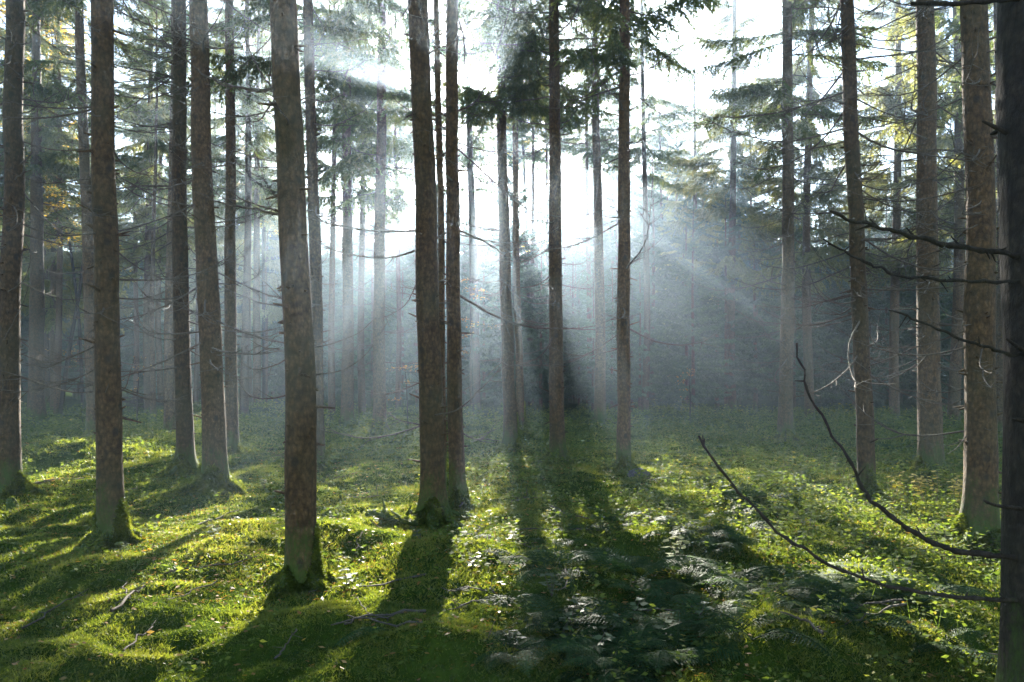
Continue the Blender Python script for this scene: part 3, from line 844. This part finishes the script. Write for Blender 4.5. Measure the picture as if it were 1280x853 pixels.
wood = MB(); leafy = MB(); gf = np.random.default_rng(99)
for k in range(150):
    px = gf.uniform(-330, 1580); d = gf.uniform(53, 77); x = at(px, d)
    if abs(x) > 66:
        continue
    H = gf.uniform(12.5, 16) if 400 < px < 720 else gf.uniform(12, 15.5) if 800 < px < 965 else gf.uniform(16, 20)
    far_tree(wood, leafy, x, d, H, gf)
for k in range(170):
    px = gf.uniform(-200, 1480); d = gf.uniform(50, 78); x = at(px, d)
    if abs(x) < 66:
        far_tree(wood, leafy, x, d, gf.uniform(2.2, 5), gf, .9)
nw = sum(len(q) for q in wood.q) + sum(len(t) for t in wood.t)
v1, q1, t1, c1 = wood.arrays(); v2, q2, t2, c2 = leafy.arrays()
allm = MB(); allm.add(v2, q2, t2, c2); nq2 = len(q2)
me = allm.mesh('far_wood', M_YOUNG)
tag(link('far_wood', me), 'far-off hazy spruce wood closing the background', 'wood', kind='stuff')
trm = MB(); trm.add(v1, q1, t1, c1)
link('trunks', trm.mesh('trunks', M_BARK), bpy.data.objects['far_wood'])

# ------------------------------------------------------------------ leaning broadleaf stems and autumn beeches
def broadleaf(name, label, px, py, ctrl, r0, leafmat, nclumps, spread, leaf, seed, cat='tree', group=None, nleaf=60, d=None):
    g = np.random.default_rng(seed)
    d = d or dist(py); x = at(px, d)
    root = link(name, None, None, (x, d, hgt(x, d))); tag(root, label, cat, group)
    P = [(at(a, d) - x, 0.15 * math.sin(k), CAMH + (HOR - b) / F * d - hgt(x, d)) for k, (a, b) in enumerate(ctrl)]
    P[0] = (0, 0, -0.1)
    path = smooth_path(P, 30); t = np.linspace(0, 1, 30)
    m = MB(); v, q, tr = tube(path, r0 * (1 - 0.75 * t), 8); m.add(v, q, tr)
    lf = MB()
    for k in range(nclumps):
        s = g.uniform(0.3, 1.0); p = np.array([np.interp(s, t, path[:, c]) for c in range(3)])
        a = g.random() * 6.28; L = spread * g.uniform(0.4, 1.0)
        tt = np.linspace(0, 1, 7)
        bp = p + np.array([math.cos(a), math.sin(a), g.uniform(-.05, .45)]) * L * tt[:, None] + np.array([0, 0, -.12 * L]) * tt[:, None] ** 2
        v, q, tr = tube(bp, r0 * 0.3 * (1 - .7 * tt), 5); m.add(v, q, tr)
        n = nleaf; u = g.uniform(0.25, 1.05, n)
        b = np.stack([np.interp(u, tt, bp[:, c]) for c in range(3)], -1) + g.normal(size=(n, 3)) * L * np.array([.12, .12, .04])
        dd = g.normal(size=(n, 3)) * np.array([1, 1, .3])
        leaf_quads(lf, b, dd, leaf * g.uniform(.7, 1.3, n), leaf * .6, up=norm(np.array([0, 0, 1.]) + g.normal(size=(n, 3)) * .45), tint=g.random(n))
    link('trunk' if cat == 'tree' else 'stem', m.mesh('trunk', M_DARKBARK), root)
    link('leaves', lf.mesh('leaves', leafmat), root)
    return root


broadleaf('broadleaf_tree', 'thin tree leaning to the right among the left trunks', 73, 528, [(73, 528), (83, 440), (98, 350), (108, 250), (100, 120), (95, -40)], .07, M_NEEDLE, 16, 1.6, .07, 1, nleaf=70)
broadleaf('broadleaf_tree', 'thin crooked tree leaning left behind the leaning stem at the left', 104, 520, [(104, 520), (96, 400), (84, 300), (78, 220), (70, 80), (60, -60)], .06, M_GOLD, 26, 2.0, .07, 2, nleaf=90)
broadleaf('beech_tree', 'golden autumn beech glowing behind the far left trunks', 40, 524, [(40, 524), (45, 350), (50, 200), (40, 60), (45, -60)], .09, M_GOLD, 75, 2.6, .11, 3, nleaf=110)
broadleaf('beech_tree', 'yellow leaved tree showing through left of the thickest trunk', 330, 508, [(330, 508), (328, 350), (325, 180), (320, 60), (318, -50)], .08, M_GOLD, 50, 2.2, .11, 4, nleaf=90)
broadleaf('beech_tree', 'olive yellow beech crown just above and right of the sun', 662, 510, [(662, 510), (660, 350), (655, 200), (645, 100), (640, -40)], .08, M_GOLD, 40, 2.0, .11, 5, nleaf=80)
broadleaf('beech_sapling', 'beech sapling with brown autumn leaves in tiers below the sun', 592, 532, [(592, 532), (590, 460), (588, 400), (586, 350)], .02, M_BEECH, 13, 1.0, .07, 6, 'sapling', nleaf=26)
broadleaf('beech_sapling', 'brown leaved beech sapling just left of the stout trunk beside the sun', 510, 545, [(510, 545), (508, 500), (506, 470), (505, 455)], .015, M_BEECH, 8, .9, .06, 7, 'sapling', nleaf=22)
broadleaf('beech_sapling', 'orange glowing beech sapling low among the far left trunks', 75, 516, [(75, 516), (72, 470), (70, 430), (70, 405)], .02, M_BEECH, 10, 1.3, .08, 8, 'sapling', nleaf=30)
broadleaf('beech_sapling', 'bare twiggy sapling right of the moss-collared trunk', 172, 540, [(172, 540), (168, 500), (170, 470), (165, 450)], .02, M_BEECH, 9, 1.0, .05, 9, 'sapling', nleaf=5)
broadleaf('beech_sapling', 'small pale leaved sapling near the dark thicket edge', 862, 527, [(862, 527), (864, 500), (863, 475), (866, 462)], .02, M_BEECH, 9, .6, .07, 10, 'sapling', nleaf=8)

# ------------------------------------------------------------------ moss carpet: a mass nobody could count
def wedge(n, d0, d1, pr=(-140, 1420)):
    d = np.sqrt(rng.uniform(d0 * d0, d1 * d1, n)); px = rng.uniform(pr[0], pr[1], n)
    return at(px, d), d


mm = MB()
for n, d0, d1, size, nbl in ((70000, 2.2, 4.6, .021, 5), (76000, 4.4, 8, .029, 4), (60000, 7.6, 14, .045, 4), (24000, 13.5, 24, .085, 3)):
    x, y = wedge(n, d0, d1)
    cl = fbm(x * 2.6, y * 2.6, 41, 3); keep = rng.random(n) < np.clip(0.85 + cl, .6, 1)
    x = x[keep]; y = y[keep]; cl = cl[keep]
    z = height(x, y)
    for b in range(nbl):
        m = len(x)
        dr = rng.normal(size=(m, 3)) * np.array([.8, .8, .25]) + np.array([0, 0, .75])
        p = np.stack([x, y, z - .006], -1) + rng.normal(size=(m, 3)) * np.array([size, size, 0]) * .55
        p[:, 2] = z - 0.006
        blade_tris(mm, p, dr, size * rng.uniform(.6, 1.5, m) * (1 + .5 * cl), size * .32, tint=np.clip(.5 + .55 * cl + rng.normal(size=m) * .17, 0, 1))
tag(link('moss_carpet', mm.mesh('moss_carpet', M_MOSS)), 'green moss carpet spread over the forest floor', 'moss', kind='stuff')

# low herb layer: a mass of small leaves, thickest in the right and far clearing
hm_ = MB()
for n, d0, d1, sz in ((1300, 2.6, 6, .05), (5200, 5, 10, .06), (8500, 9, 18, .075), (9500, 17, 29, .11)):
    x, y = wedge(n, d0, d1)
    px = x / y * F + 640
    pr = 0.12 + 0.88 / (1 + np.exp(-(px - 690) / 70)); pr = np.where(y > 14, np.maximum(pr, .75), pr)
    patch = fbm(x * .9, y * .9, 61, 3)
    keep = (rng.random(n) < pr) & (patch > -.12 - .1 * (y > 14))
    x = x[keep]; y = y[keep]; z = height(x, y); m = len(x)
    hh = sz * rng.uniform(.6, 3.2, m) * (1 + patch[keep])
    for l in range(10):
        a = rng.random(m) * 6.28; f = rng.uniform(.45, 1.05, m)
        dr = np.stack([np.cos(a), np.sin(a), rng.uniform(-.35, .35, m)], -1)
        p = np.stack([x, y, z + hh * f], -1) + dr * sz * .35
        leaf_quads(hm_, p, dr, sz * rng.uniform(.35, 1.05, m), sz * .4, up=norm(np.array([0, 0, 1.]) + rng.normal(size=(m, 3)) * .6), tint=np.clip(.45 + .6 * patch[keep] + rng.normal(size=m) * .2, 0, 1), fold=-.12)
    blade_tris(hm_, np.stack([x, y, z - .01], -1), np.stack([rng.normal(size=m) * .15, rng.normal(size=m) * .15, np.ones(m)], -1), hh, sz * .09, tint=.2)
tag(link('undergrowth', hm_.mesh('undergrowth', M_HERB)), 'low leafy undergrowth covering the clearing floor', 'undergrowth', kind='stuff')

# fallen twigs, needles and leaf litter
lm = MB()
x, y = wedge(9000, 2.3, 15); z = height(x, y); a = rng.random(len(x)) * 6.28
leaf_quads(lm, np.stack([x, y, z + .015], -1), np.stack([np.cos(a), np.sin(a), rng.uniform(-.15, .25, len(x))], -1), rng.uniform(.02, .055, len(x)), .022,
           up=norm(np.array([0, 0, 1.]) + rng.normal(size=(len(x), 3)) * .3))
x, y = wedge(60000, 2.2, 11); kp = fbm(x * 1.4, y * 1.4, 77, 3) > .02; x = x[kp]; y = y[kp]; a = rng.random(len(x)) * 6.28
blade_tris(lm, np.stack([x, y, height(x, y) + .014], -1), np.stack([np.cos(a), np.sin(a), rng.uniform(-.2, .3, len(x))], -1), rng.uniform(.012, .035, len(x)), .004, tint=rng.random(len(x)) * .25)
tag(link('leaf_litter', lm.mesh('leaf_litter', M_BEECH)), 'scattered brown fallen leaves on the moss', 'leaf litter', kind='stuff')

# ------------------------------------------------------------------ ferns
def frond_mesh(L, seed, arch):
    g = np.random.default_rng(seed); mb = MB()
    t = np.linspace(0, 1, 16)
    pts = np.stack([L * (t - .18 * arch * t ** 3), 0.03 * L * np.sin(t * 3 + seed), L * (0.75 * t - (.55 + .45 * arch) * t ** 2)], -1)
    v, q, tr = tube(pts, .0035 * (1 - .8 * t) + .0006, 4); mb.add(v, q, tr, tint=.3)
    n = 22
    s = np.linspace(.16, .985, n)
    c = np.stack([np.interp(s, t, pts[:, k]) for k in range(3)], -1)
    tg = norm(np.stack([np.interp(s, t, np.gradient(pts[:, k])) for k in range(3)], -1))
    for sd in (-1, 1):
        side = norm(np.cross(np.array([0, 0, 1.]), tg)) * sd
        wl = L * .30 * np.sin(np.clip((s - .02) * 1.05, 0, 1) ** .75 * np.pi) ** .8 * (1.12 - .55 * s) + .004
        dirv = norm(side + tg * .42 + np.array([0, 0, -.22]))
        up = np.cross(dirv, norm(tg)); up = up * np.sign(up[:, 2:3] + 1e-6)
        # each pinna: five tapering pairs of teeth as quads along its midrib
        for e in range(5):
            f0 = e / 5; f1 = (e + 1.25) / 5
            w0 = L * .026 * (1 - f0 * .8)
            b = c + dirv * (wl * f0)[:, None]
            leaf_quads(mb, b, dirv + g.normal(size=dirv.shape) * .08, wl * (f1 - f0) * 1.15, w0 * 1.5, up=up + g.normal(size=up.shape) * .12, tint=np.clip(.35 + .3 * s + g.normal(size=n) * .12, 0, 1), fold=-.15)
    return mb.mesh('frond', M_FERN)


FROND = [frond_mesh(random.uniform(.36, .52), 700 + s, random.uniform(.2, .9)) for s in range(7)]


def fern(px, py, label, group, n=None, sc=1.0, rz=None):
    d = dist(py); x = at(px, d)
    root = link('fern', None, None, (x, d, hgt(x, d) - .01)); tag(root, label, 'fern', group)
    n = n or random.randint(4, 7); a0 = random.random() * 6.28
    for k in range(n):
        o = link('frond', random.choice(FROND), root)
        o.rotation_euler = (random.uniform(-.15, .15), random.uniform(-.3, .3), a0 + k / n * 6.28 + random.uniform(-.3, .3))
        s = sc * random.uniform(.75, 1.15); o.scale = (s, s, s)
    return root


FERNS = [
    (606, 765, 'single pale fern catching the light left of the long trunk shadow edge', 2, .9),
    (692, 708, 'fern with bright silvery fronds in the top of the fern patch', 5, .9),
    (742, 722, 'striped fern with sunlit fronds just right of the silvery one', 5, 1.0),
    (800, 758, 'broad bluish fern arching over a dark hollow, right side of the fern patch', 6, 1.25),
    (768, 800, 'small white-lit fern in the middle of the fern patch', 4, .8),
    (660, 745, 'bluish shaded fern along the left border of the fern patch', 6, 1.1),
    (700, 800, 'grey green fern left of the pale leaved seedlings in the fern patch', 6, 1.0),
    (870, 838, 'brown tinged fern with ladder-like fronds at the bottom edge of the picture', 4, .9),
    (412, 835, 'small bluish fern alone on the moss at the bottom left', 2, .9),
    (955, 625, 'light green fern in the sunny clearing left of the leaning spruce', 6, 1.2),
    (905, 605, 'yellow green fern with spread fronds at the clearing path of light', 6, 1.1),
    (930, 668, 'dark fern over a hollow below the clearing ferns', 6, 1.0),
    (880, 700, 'fern growing out of the dark hummock right of the fern patch', 6, 1.1),
    (1010, 800, 'dark green fern beside the rounded bright moss hummock', 5, 1.0),
    (590, 690, 'small fern behind the stout trunk foot next to the sunlit moss', 4, .8),
    (1150, 795, 'low fern in the shade at the foot of the black trunk', 5, .9),
    (1070, 828, 'shaded fern at the bottom right between moss hummocks', 5, 1.0),
]
for a, b, lab, n, sc in FERNS:
    fern(a, b, lab, 'ferns on the forest floor', n, sc)
g = np.random.default_rng(5)
for k in range(34):
    fern(g.uniform(635, 960), 665 + 190 * g.random() ** .8, 'fern among the crowded shaded ferns of the foreground', 'ferns crowded in the foreground shade', None, g.uniform(.7, 1.15))
for k in range(22):
    fern(g.uniform(840, 1180), g.uniform(565, 660), 'small fern among the undergrowth of the clearing', 'small ferns in the clearing', None, g.uniform(.8, 1.3))
for k in range(10):
    fern(g.uniform(960, 1250), g.uniform(720, 850), 'fern in the patchy light at the bottom right', 'ferns at the bottom right', None, g.uniform(.6, 1.0))

# ------------------------------------------------------------------ small leafy plants that stand out
def plant_mb(h, n, leaf, seed):
    g = np.random.default_rng(seed); st = MB(); lf = MB()
    for s in range(3):
        a = g.random() * 6.28; top = np.array([math.cos(a) * h * .35, math.sin(a) * h * .35, h * g.uniform(.7, 1.1)])
        t = np.linspace(0, 1, 6)[:, None]; path = top * t + np.array([0, 0, .1 * h]) * np.sin(t * 3)
        v, q, tr = tube(path, .0035 * (1 - .6 * t[:, 0]), 5); st.add(v, q, tr)
        u = np.linspace(.3, 1, n); b = np.stack([np.interp(u, t[:, 0], path[:, c]) for c in range(3)], -1)
        ang = np.arange(n) * 2.4 + g.random() * 6
        dd = np.stack([np.cos(ang), np.sin(ang), g.uniform(-.25, .15, n)], -1)
        leaf_quads(lf, b, dd, leaf * g.uniform(.7, 1.2, n), leaf * .62, up=norm(np.array([0, 0, 1.]) + g.normal(size=(n, 3)) * .2), tint=g.random(n), fold=-.1)
    return st, lf


KINDS = {}
for nm, mat, h, n, leaf in (('pale', M_PALE, .14, 5, .07), ('yellow', M_YELLOW, .34, 9, .075), ('green', M_HERB, .3, 9, .075)):
    KINDS[nm] = []
    for s in range(3):
        st, lf = plant_mb(h, n, leaf, 800 + s + len(nm) * 10)
        KINDS[nm].append((st.mesh('stem', M_TWIG), lf.mesh('leaves', mat)))


def plant(kind, px, py, label, group, sc=1.0):
    d = dist(py); x = at(px, d)
    root = link('leafy_plant', None, None, (x, d, hgt(x, d) - .01), random.random() * 6.28); root.scale = (sc, sc, sc)
    tag(root, label, 'plant', group)
    st, lf = random.choice(KINDS[kind]); link('stem', st, root); link('leaves', lf, root)


for a, b, lab, sc in ((436, 752, 'pale flat-leaved seedling at the right of the thickest trunk root', 1.0), (268, 705, 'white-lit seedling on moss between the two mossy-footed near trunks', .9),
                      (300, 668, 'pale seedling beside the sunlit strip in front of the thickest trunk', .9), (152, 712, 'pale seedling at the foot of the moss-collared trunk', .8),
                      (330, 612, 'tiny glinting seedling in the brightest strip of moss', .9), (525, 705, 'pale seedling on the shaded moss below the stout trunk', .9),
                      (640, 690, 'pale seedling on the trunk shadow edge in the middle', .8), (590, 735, 'grey leaved seedling just left of the single pale fern', .9)):
    plant('pale', a, b, lab, 'pale seedlings', sc)
for a, b in ((720, 795), (735, 812), (760, 822), (780, 815), (700, 825), (715, 810), (790, 800), (745, 838), (640, 830), (820, 825), (870, 815), (690, 780)):
    plant('pale', a, b, 'pale leaved seedling in the cluster among the foreground ferns', 'seedlings among the ferns', 1.0)
for a, b in ((1128, 640), (1143, 638), (1158, 642), (1172, 640), (1188, 636), (1135, 655), (1195, 650), (1118, 650)):
    plant('yellow', a, b, 'yellow leaved plant in the patch left of the sunlit stout spruce', 'yellow plants by the stout spruce', 1.0)
for a, b in ((850, 735), (842, 742), (1035, 600), (1052, 612), (985, 590), (930, 545), (945, 548), (880, 555), (1015, 575), (1100, 690), (1010, 690), (960, 700), (1180, 720), (1130, 745), (1090, 600)):
    plant('green', a, b, 'fresh green leafy plant in the undergrowth of the clearing', 'green plants of the clearing', 1.0)

# ------------------------------------------------------------------ fallen wood, stump, stone
def fallen(px0, py0, px1, py1, r, label, seed, mat=M_TWIG, lift=.02, name='fallen_branch', mossy=0):
    g = np.random.default_rng(seed)
    d0, d1 = dist(py0), dist(py1); a = np.array([at(px0, d0), d0]); b = np.array([at(px1, d1), d1])
    root = link(name, None, None, (a[0], a[1], hgt(*a))); tag(root, label, 'fallen wood')
    t = np.linspace(0, 1, 14); xy = a + (b - a) * t[:, None] + g.normal(size=(14, 2)) * .006
    z = height(xy[:, 0], xy[:, 1]); z = .5 * z + .5 * np.linspace(z[0], z[-1], 14) + r * .6 + lift
    p = np.column_stack([xy, z]) - np.array(root.location)
    m = MB(); v, q, tr = tube(p, r * (1 - .45 * t) * (1 + .1 * g.normal(size=14)), 10 if r > .02 else 6); m.add(v, q, tr)
    for kx in range(3):
        i0 = int(g.integers(3, 12)); dr = norm(g.normal(size=3) + np.array([0, 0, .6])); tt = np.linspace(0, 1, 4)[:, None]
        v, q, tr = tube(p[i0] + dr * tt * g.uniform(.05, .2), r * .35 * np.array([1, .8, .6, .4]), 5); m.add(v, q, tr)
    w = link('wood', m.mesh('wood', mat), root)
    if mossy:
        n = mossy; u = g.random(n); c = np.stack([np.interp(u, t, p[:, kx]) for kx in range(3)], -1)
        dr = norm(g.normal(size=(n, 3)) * np.array([1, 1, .8]) + np.array([0, 0, .7]))
        mo = MB(); blade_tris(mo, c + dr * r * .75, dr + g.normal(size=(n, 3)) * .3, .035 * g.uniform(.6, 1.3, n), .014)
        link('moss', mo.mesh('moss', M_MOSS), root)


fallen(462, 652, 520, 676, .055, 'short mossy log leaning toward the foot of the stout trunk', 1, M_DARKBARK, .03, 'mossy_log', 900)
fallen(575, 652, 585, 628, .012, 'thin dead stick propped at the foot of the stout trunk', 2, lift=.08)
fallen(805, 655, 822, 676, .010, 'pale thin stick lying on the shaded moss right of the middle', 3)
fallen(835, 690, 850, 680, .012, 'short grey stick in front of the dark hummock', 4)
fallen(345, 848, 372, 828, .006, 'curved dry stem on the moss at the bottom left', 5)
fallen(348, 745, 372, 758, .012, 'broken piece of branch at the root of the thickest trunk', 6)
fallen(245, 660, 300, 640, .010, 'thin stick along the sunlit strip near the mossy rooted spruce', 7)
fallen(600, 775, 560, 790, .007, 'dry stalk below the single pale fern', 8)
fallen(690, 652, 735, 668, .012, 'dead twig on the long trunk shadow in the middle', 9)
fallen(1150, 705, 1215, 712, .014, 'dead branch on the sunny ground before the sunlit stout spruce', 10)
fallen(40, 610, 105, 600, .02, 'fallen branch on the moss behind the moss-collared trunk', 11)
fallen(640, 640, 670, 632, .015, 'grey stick near the foot of the trunk beside the sun glow', 12)


g2 = np.random.default_rng(44)
for k in range(46):
    px_, py_ = g2.uniform(10, 1240), 560 + 285 * g2.random()
    if any(abs(px_ - T[0]) < T[3] + 12 and abs(py_ - T[1]) < 25 for T in TREES): continue
    L_ = g2.uniform(.25, .9); a_ = g2.random() * 6.28; d_ = dist(py_); x_ = at(px_, d_)
    root = link('fallen_twig', None, None, (x_, d_, hgt(x_, d_))); tag(root, 'dead spruce twig lying on the mossy forest floor', 'fallen wood', 'dead twigs on the moss')
    t = np.linspace(0, 1, 9); xy = np.array([x_, d_]) + np.array([math.cos(a_), math.sin(a_)]) * (t[:, None] - .5) * L_ + g2.normal(size=(9, 2)) * .012
    z = height(xy[:, 0], xy[:, 1]) * .6 + .4 * hgt(x_, d_) + .025 + g2.normal(size=9) * .005
    p = np.column_stack([xy, z]) - np.array(root.location); m = MB(); r_ = g2.uniform(.004, .011)
    v, q, tr = tube(p, r_ * (1 - .6 * t), 5); m.add(v, q, tr)
    for kx in range(int(g2.integers(2, 7))):
        i0 = int(g2.integers(1, 8)); dr = norm(g2.normal(size=3) * np.array([1, 1, .5])); tt = np.linspace(0, 1, 4)[:, None]
        v, q, tr = tube(p[i0] + dr * tt * g2.uniform(.05, .25) * L_, r_ * .5 * np.array([1, .8, .6, .4]), 4); m.add(v, q, tr)
    link('wood', m.mesh('wood', M_TWIG), root)


def lump(name, label, cat, px, py, rx, rz, mat, seed, moss=0, sink=.3):
    g = np.random.default_rng(seed); d = dist(py); x = at(px, d)
    root = link(name, None, None, (x, d, hgt(x, d))); tag(root, label, cat)
    nu, nv = 22, 12
    th = np.arange(nu) / nu * 2 * np.pi; ph = np.linspace(-.5, np.pi / 2, nv)
    T, P = np.meshgrid(th, ph)
    rr = 1 + .55 * fbm(np.cos(T) * 1.4 + seed, np.sin(T) * 1.4 + P * 1.1, seed, 3)
    V = np.stack([rx * rr * np.cos(P) * np.cos(T), rx * rr * np.cos(P) * np.sin(T), rz * rr * np.sin(P)], -1).reshape(-1, 3)
    i = np.arange(nv - 1)[:, None] * nu; j = np.arange(nu)[None, :]; kk = (j + 1) % nu
    m = MB(); m.add(V, quads=np.stack([i + j, i + kk, i + nu + kk, i + nu + j], -1).reshape(-1, 4))
    link('body', m.mesh('body', mat), root)
    if moss:
        idx = g.integers(len(V), size=moss); p = V[idx] + g.normal(size=(moss, 3)) * rx * .1
        keep = p[:, 2] > 0; p = p[keep]
        mo = MB(); blade_tris(mo, p, norm(p) + g.normal(size=p.shape) * .5, .026 * g.uniform(.6, 1.3, len(p)), .011)
        link('moss', mo.mesh('moss', M_MOSS), root)


M_STONE = plain_mat('dark stone', [(0.3, (0.045, 0.045, 0.04)), (0.7, (0.12, 0.12, 0.105))], 14, .7)
lump('stone', 'dark stone at the foot of a reddish brown spruce', 'stone', 797, 604, .17, .1, M_STONE, 1, 60)
lump('rotten_stump', 'small brown rotten stump below the trunk at the left picture edge', 'stump', 15, 640, .08, .15, M_DARKBARK, 2, 120)
lump('mossy_stump', 'mossy old stump in the shade right of the fern patch', 'stump', 884, 692, .26, .1, M_DARKBARK, 3, 1300)
lump('mossy_stump', 'low mossy stump in the shade at the right of the bright moss hummock', 'stump', 1072, 776, .3, .06, M_DARKBARK, 4, 1300)
lump('mossy_stump', 'mossy stump in the sunlit clearing under the upper long branch', 'stump', 925, 644, .26, .09, M_DARKBARK, 5, 900)
lump('mossy_stump', 'tiny mossy stump just right of the thickest near trunk', 'stump', 412, 652, .1, .1, M_DARKBARK, 6, 700)

# heap of brushwood in the left background
d = dist(520); x = at(180, d)
root = link('brushwood_heap', None, None, (x, d, hgt(x, d))); tag(root, 'dark heap of brushwood between the left trunks', 'brushwood heap')
bm_ = MB(); g = np.random.default_rng(3)
for k in range(130):
    a = g.random() * 6.28; t = np.linspace(0, 1, 5)[:, None]; L = g.uniform(.5, 1.5)
    c = g.normal(size=3) * np.array([.5, .4, .16]) + np.array([0, 0, .4]); dr = np.array([math.cos(a), math.sin(a) * .6, g.uniform(-.25, .3)])
    v, q, tr = tube(c + dr * (t - .5) * L + np.array([0, 0, -.15]) * (t - .5) ** 2, .009, 4); bm_.add(v, q, tr)
link('sticks', bm_.mesh('sticks', M_DARKBARK), root)

# ------------------------------------------------------------------ haze
HZ = (-74, 74, -26, 81, -1.8, 25)
hv = [(HZ[a], HZ[2 + b], HZ[4 + c]) for a in (0, 1) for b in (0, 1) for c in (0, 1)]
hf = [(0, 1, 3, 2), (4, 6, 7, 5), (0, 4, 5, 1), (2, 3, 7, 6), (0, 2, 6, 4), (1, 5, 7, 3)]
hmesh = bpy.data.meshes.new('haze'); hmesh.from_pydata(hv, [], hf); hmesh.update()
m, nt, out = new_mat('haze')
pv = nt.nodes.new('ShaderNodeVolumePrincipled')
pv.inputs['Color'].default_value = (0.64, 0.82, 1.0, 1)
pv.inputs['Density'].default_value = 0.0029
pv.inputs['Anisotropy'].default_value = 0.8
pv.inputs['Density Attribute'].default_value = ''
nt.links.new(pv.outputs[0], out.inputs['Volume'])
hmesh.materials.append(m)
tag(link('haze', hmesh), 'pale morning haze hanging between the trunks', 'haze', kind='stuff')

# ------------------------------------------------------------------ sky and sun
w = bpy.data.worlds.new('World'); scene.world = w; w.use_nodes = True
nt = w.node_tree
for n in list(nt.nodes):
    nt.nodes.remove(n)
wo = nt.nodes.new('ShaderNodeOutputWorld'); bg = nt.nodes.new('ShaderNodeBackground'); sk = nt.nodes.new('ShaderNodeTexSky')
sk.sky_type = 'NISHITA'; sk.sun_disc = False
ELEV = math.asin(SUN[2]); AZ = math.atan2(SUN[0], SUN[1])
sk.sun_elevation = ELEV; sk.sun_rotation = AZ
sk.altitude = 300; sk.air_density = 1.0; sk.dust_density = 0.4; sk.ozone_density = 1.0
bg.inputs['Strength'].default_value = 0.05
nt.links.new(sk.outputs[0], bg.inputs[0]); nt.links.new(bg.outputs[0], wo.inputs[0])
sl = bpy.data.lights.new('sun', 'SUN'); sl.energy = 5.0; sl.angle = R(0.5); sl.color = (1.0, 0.93, 0.82)
so = link('sun', sl)
from mathutils import Vector
so.rotation_euler = Vector(SUN).to_track_quat('Z', 'Y').to_euler()
so.location = (0, 20, 40)

# ------------------------------------------------------------------ camera
cam = bpy.data.cameras.new('camera'); co = link('camera', cam)
co.location = (0, 0, CAMH); co.rotation_euler = (R(90), 0, 0)
cam.sensor_width = 36; cam.lens = F / 1280 * 36
cam.shift_y = (HOR - 426.5) / 1280
cam.clip_start = 0.05; cam.clip_end = 600
scene.camera = co

# ------------------------------------------------------------------ render settings
scene.render.engine = 'CYCLES'
c = scene.cycles
c.use_denoising = True
try:
    c.denoiser = 'OPENIMAGEDENOISE'
except Exception:
    pass
c.max_bounces = 5; c.diffuse_bounces = 3; c.glossy_bounces = 2; c.transmission_bounces = 4; c.volume_bounces = 1; c.transparent_max_bounces = 4
c.sample_clamp_indirect = 6
c.caustics_reflective = False; c.caustics_refractive = False
vs = scene.view_settings
vs.view_transform = 'Standard'; vs.look = 'None'; vs.gamma = 1; vs.use_curve_mapping = False
vs.exposure = 3.1
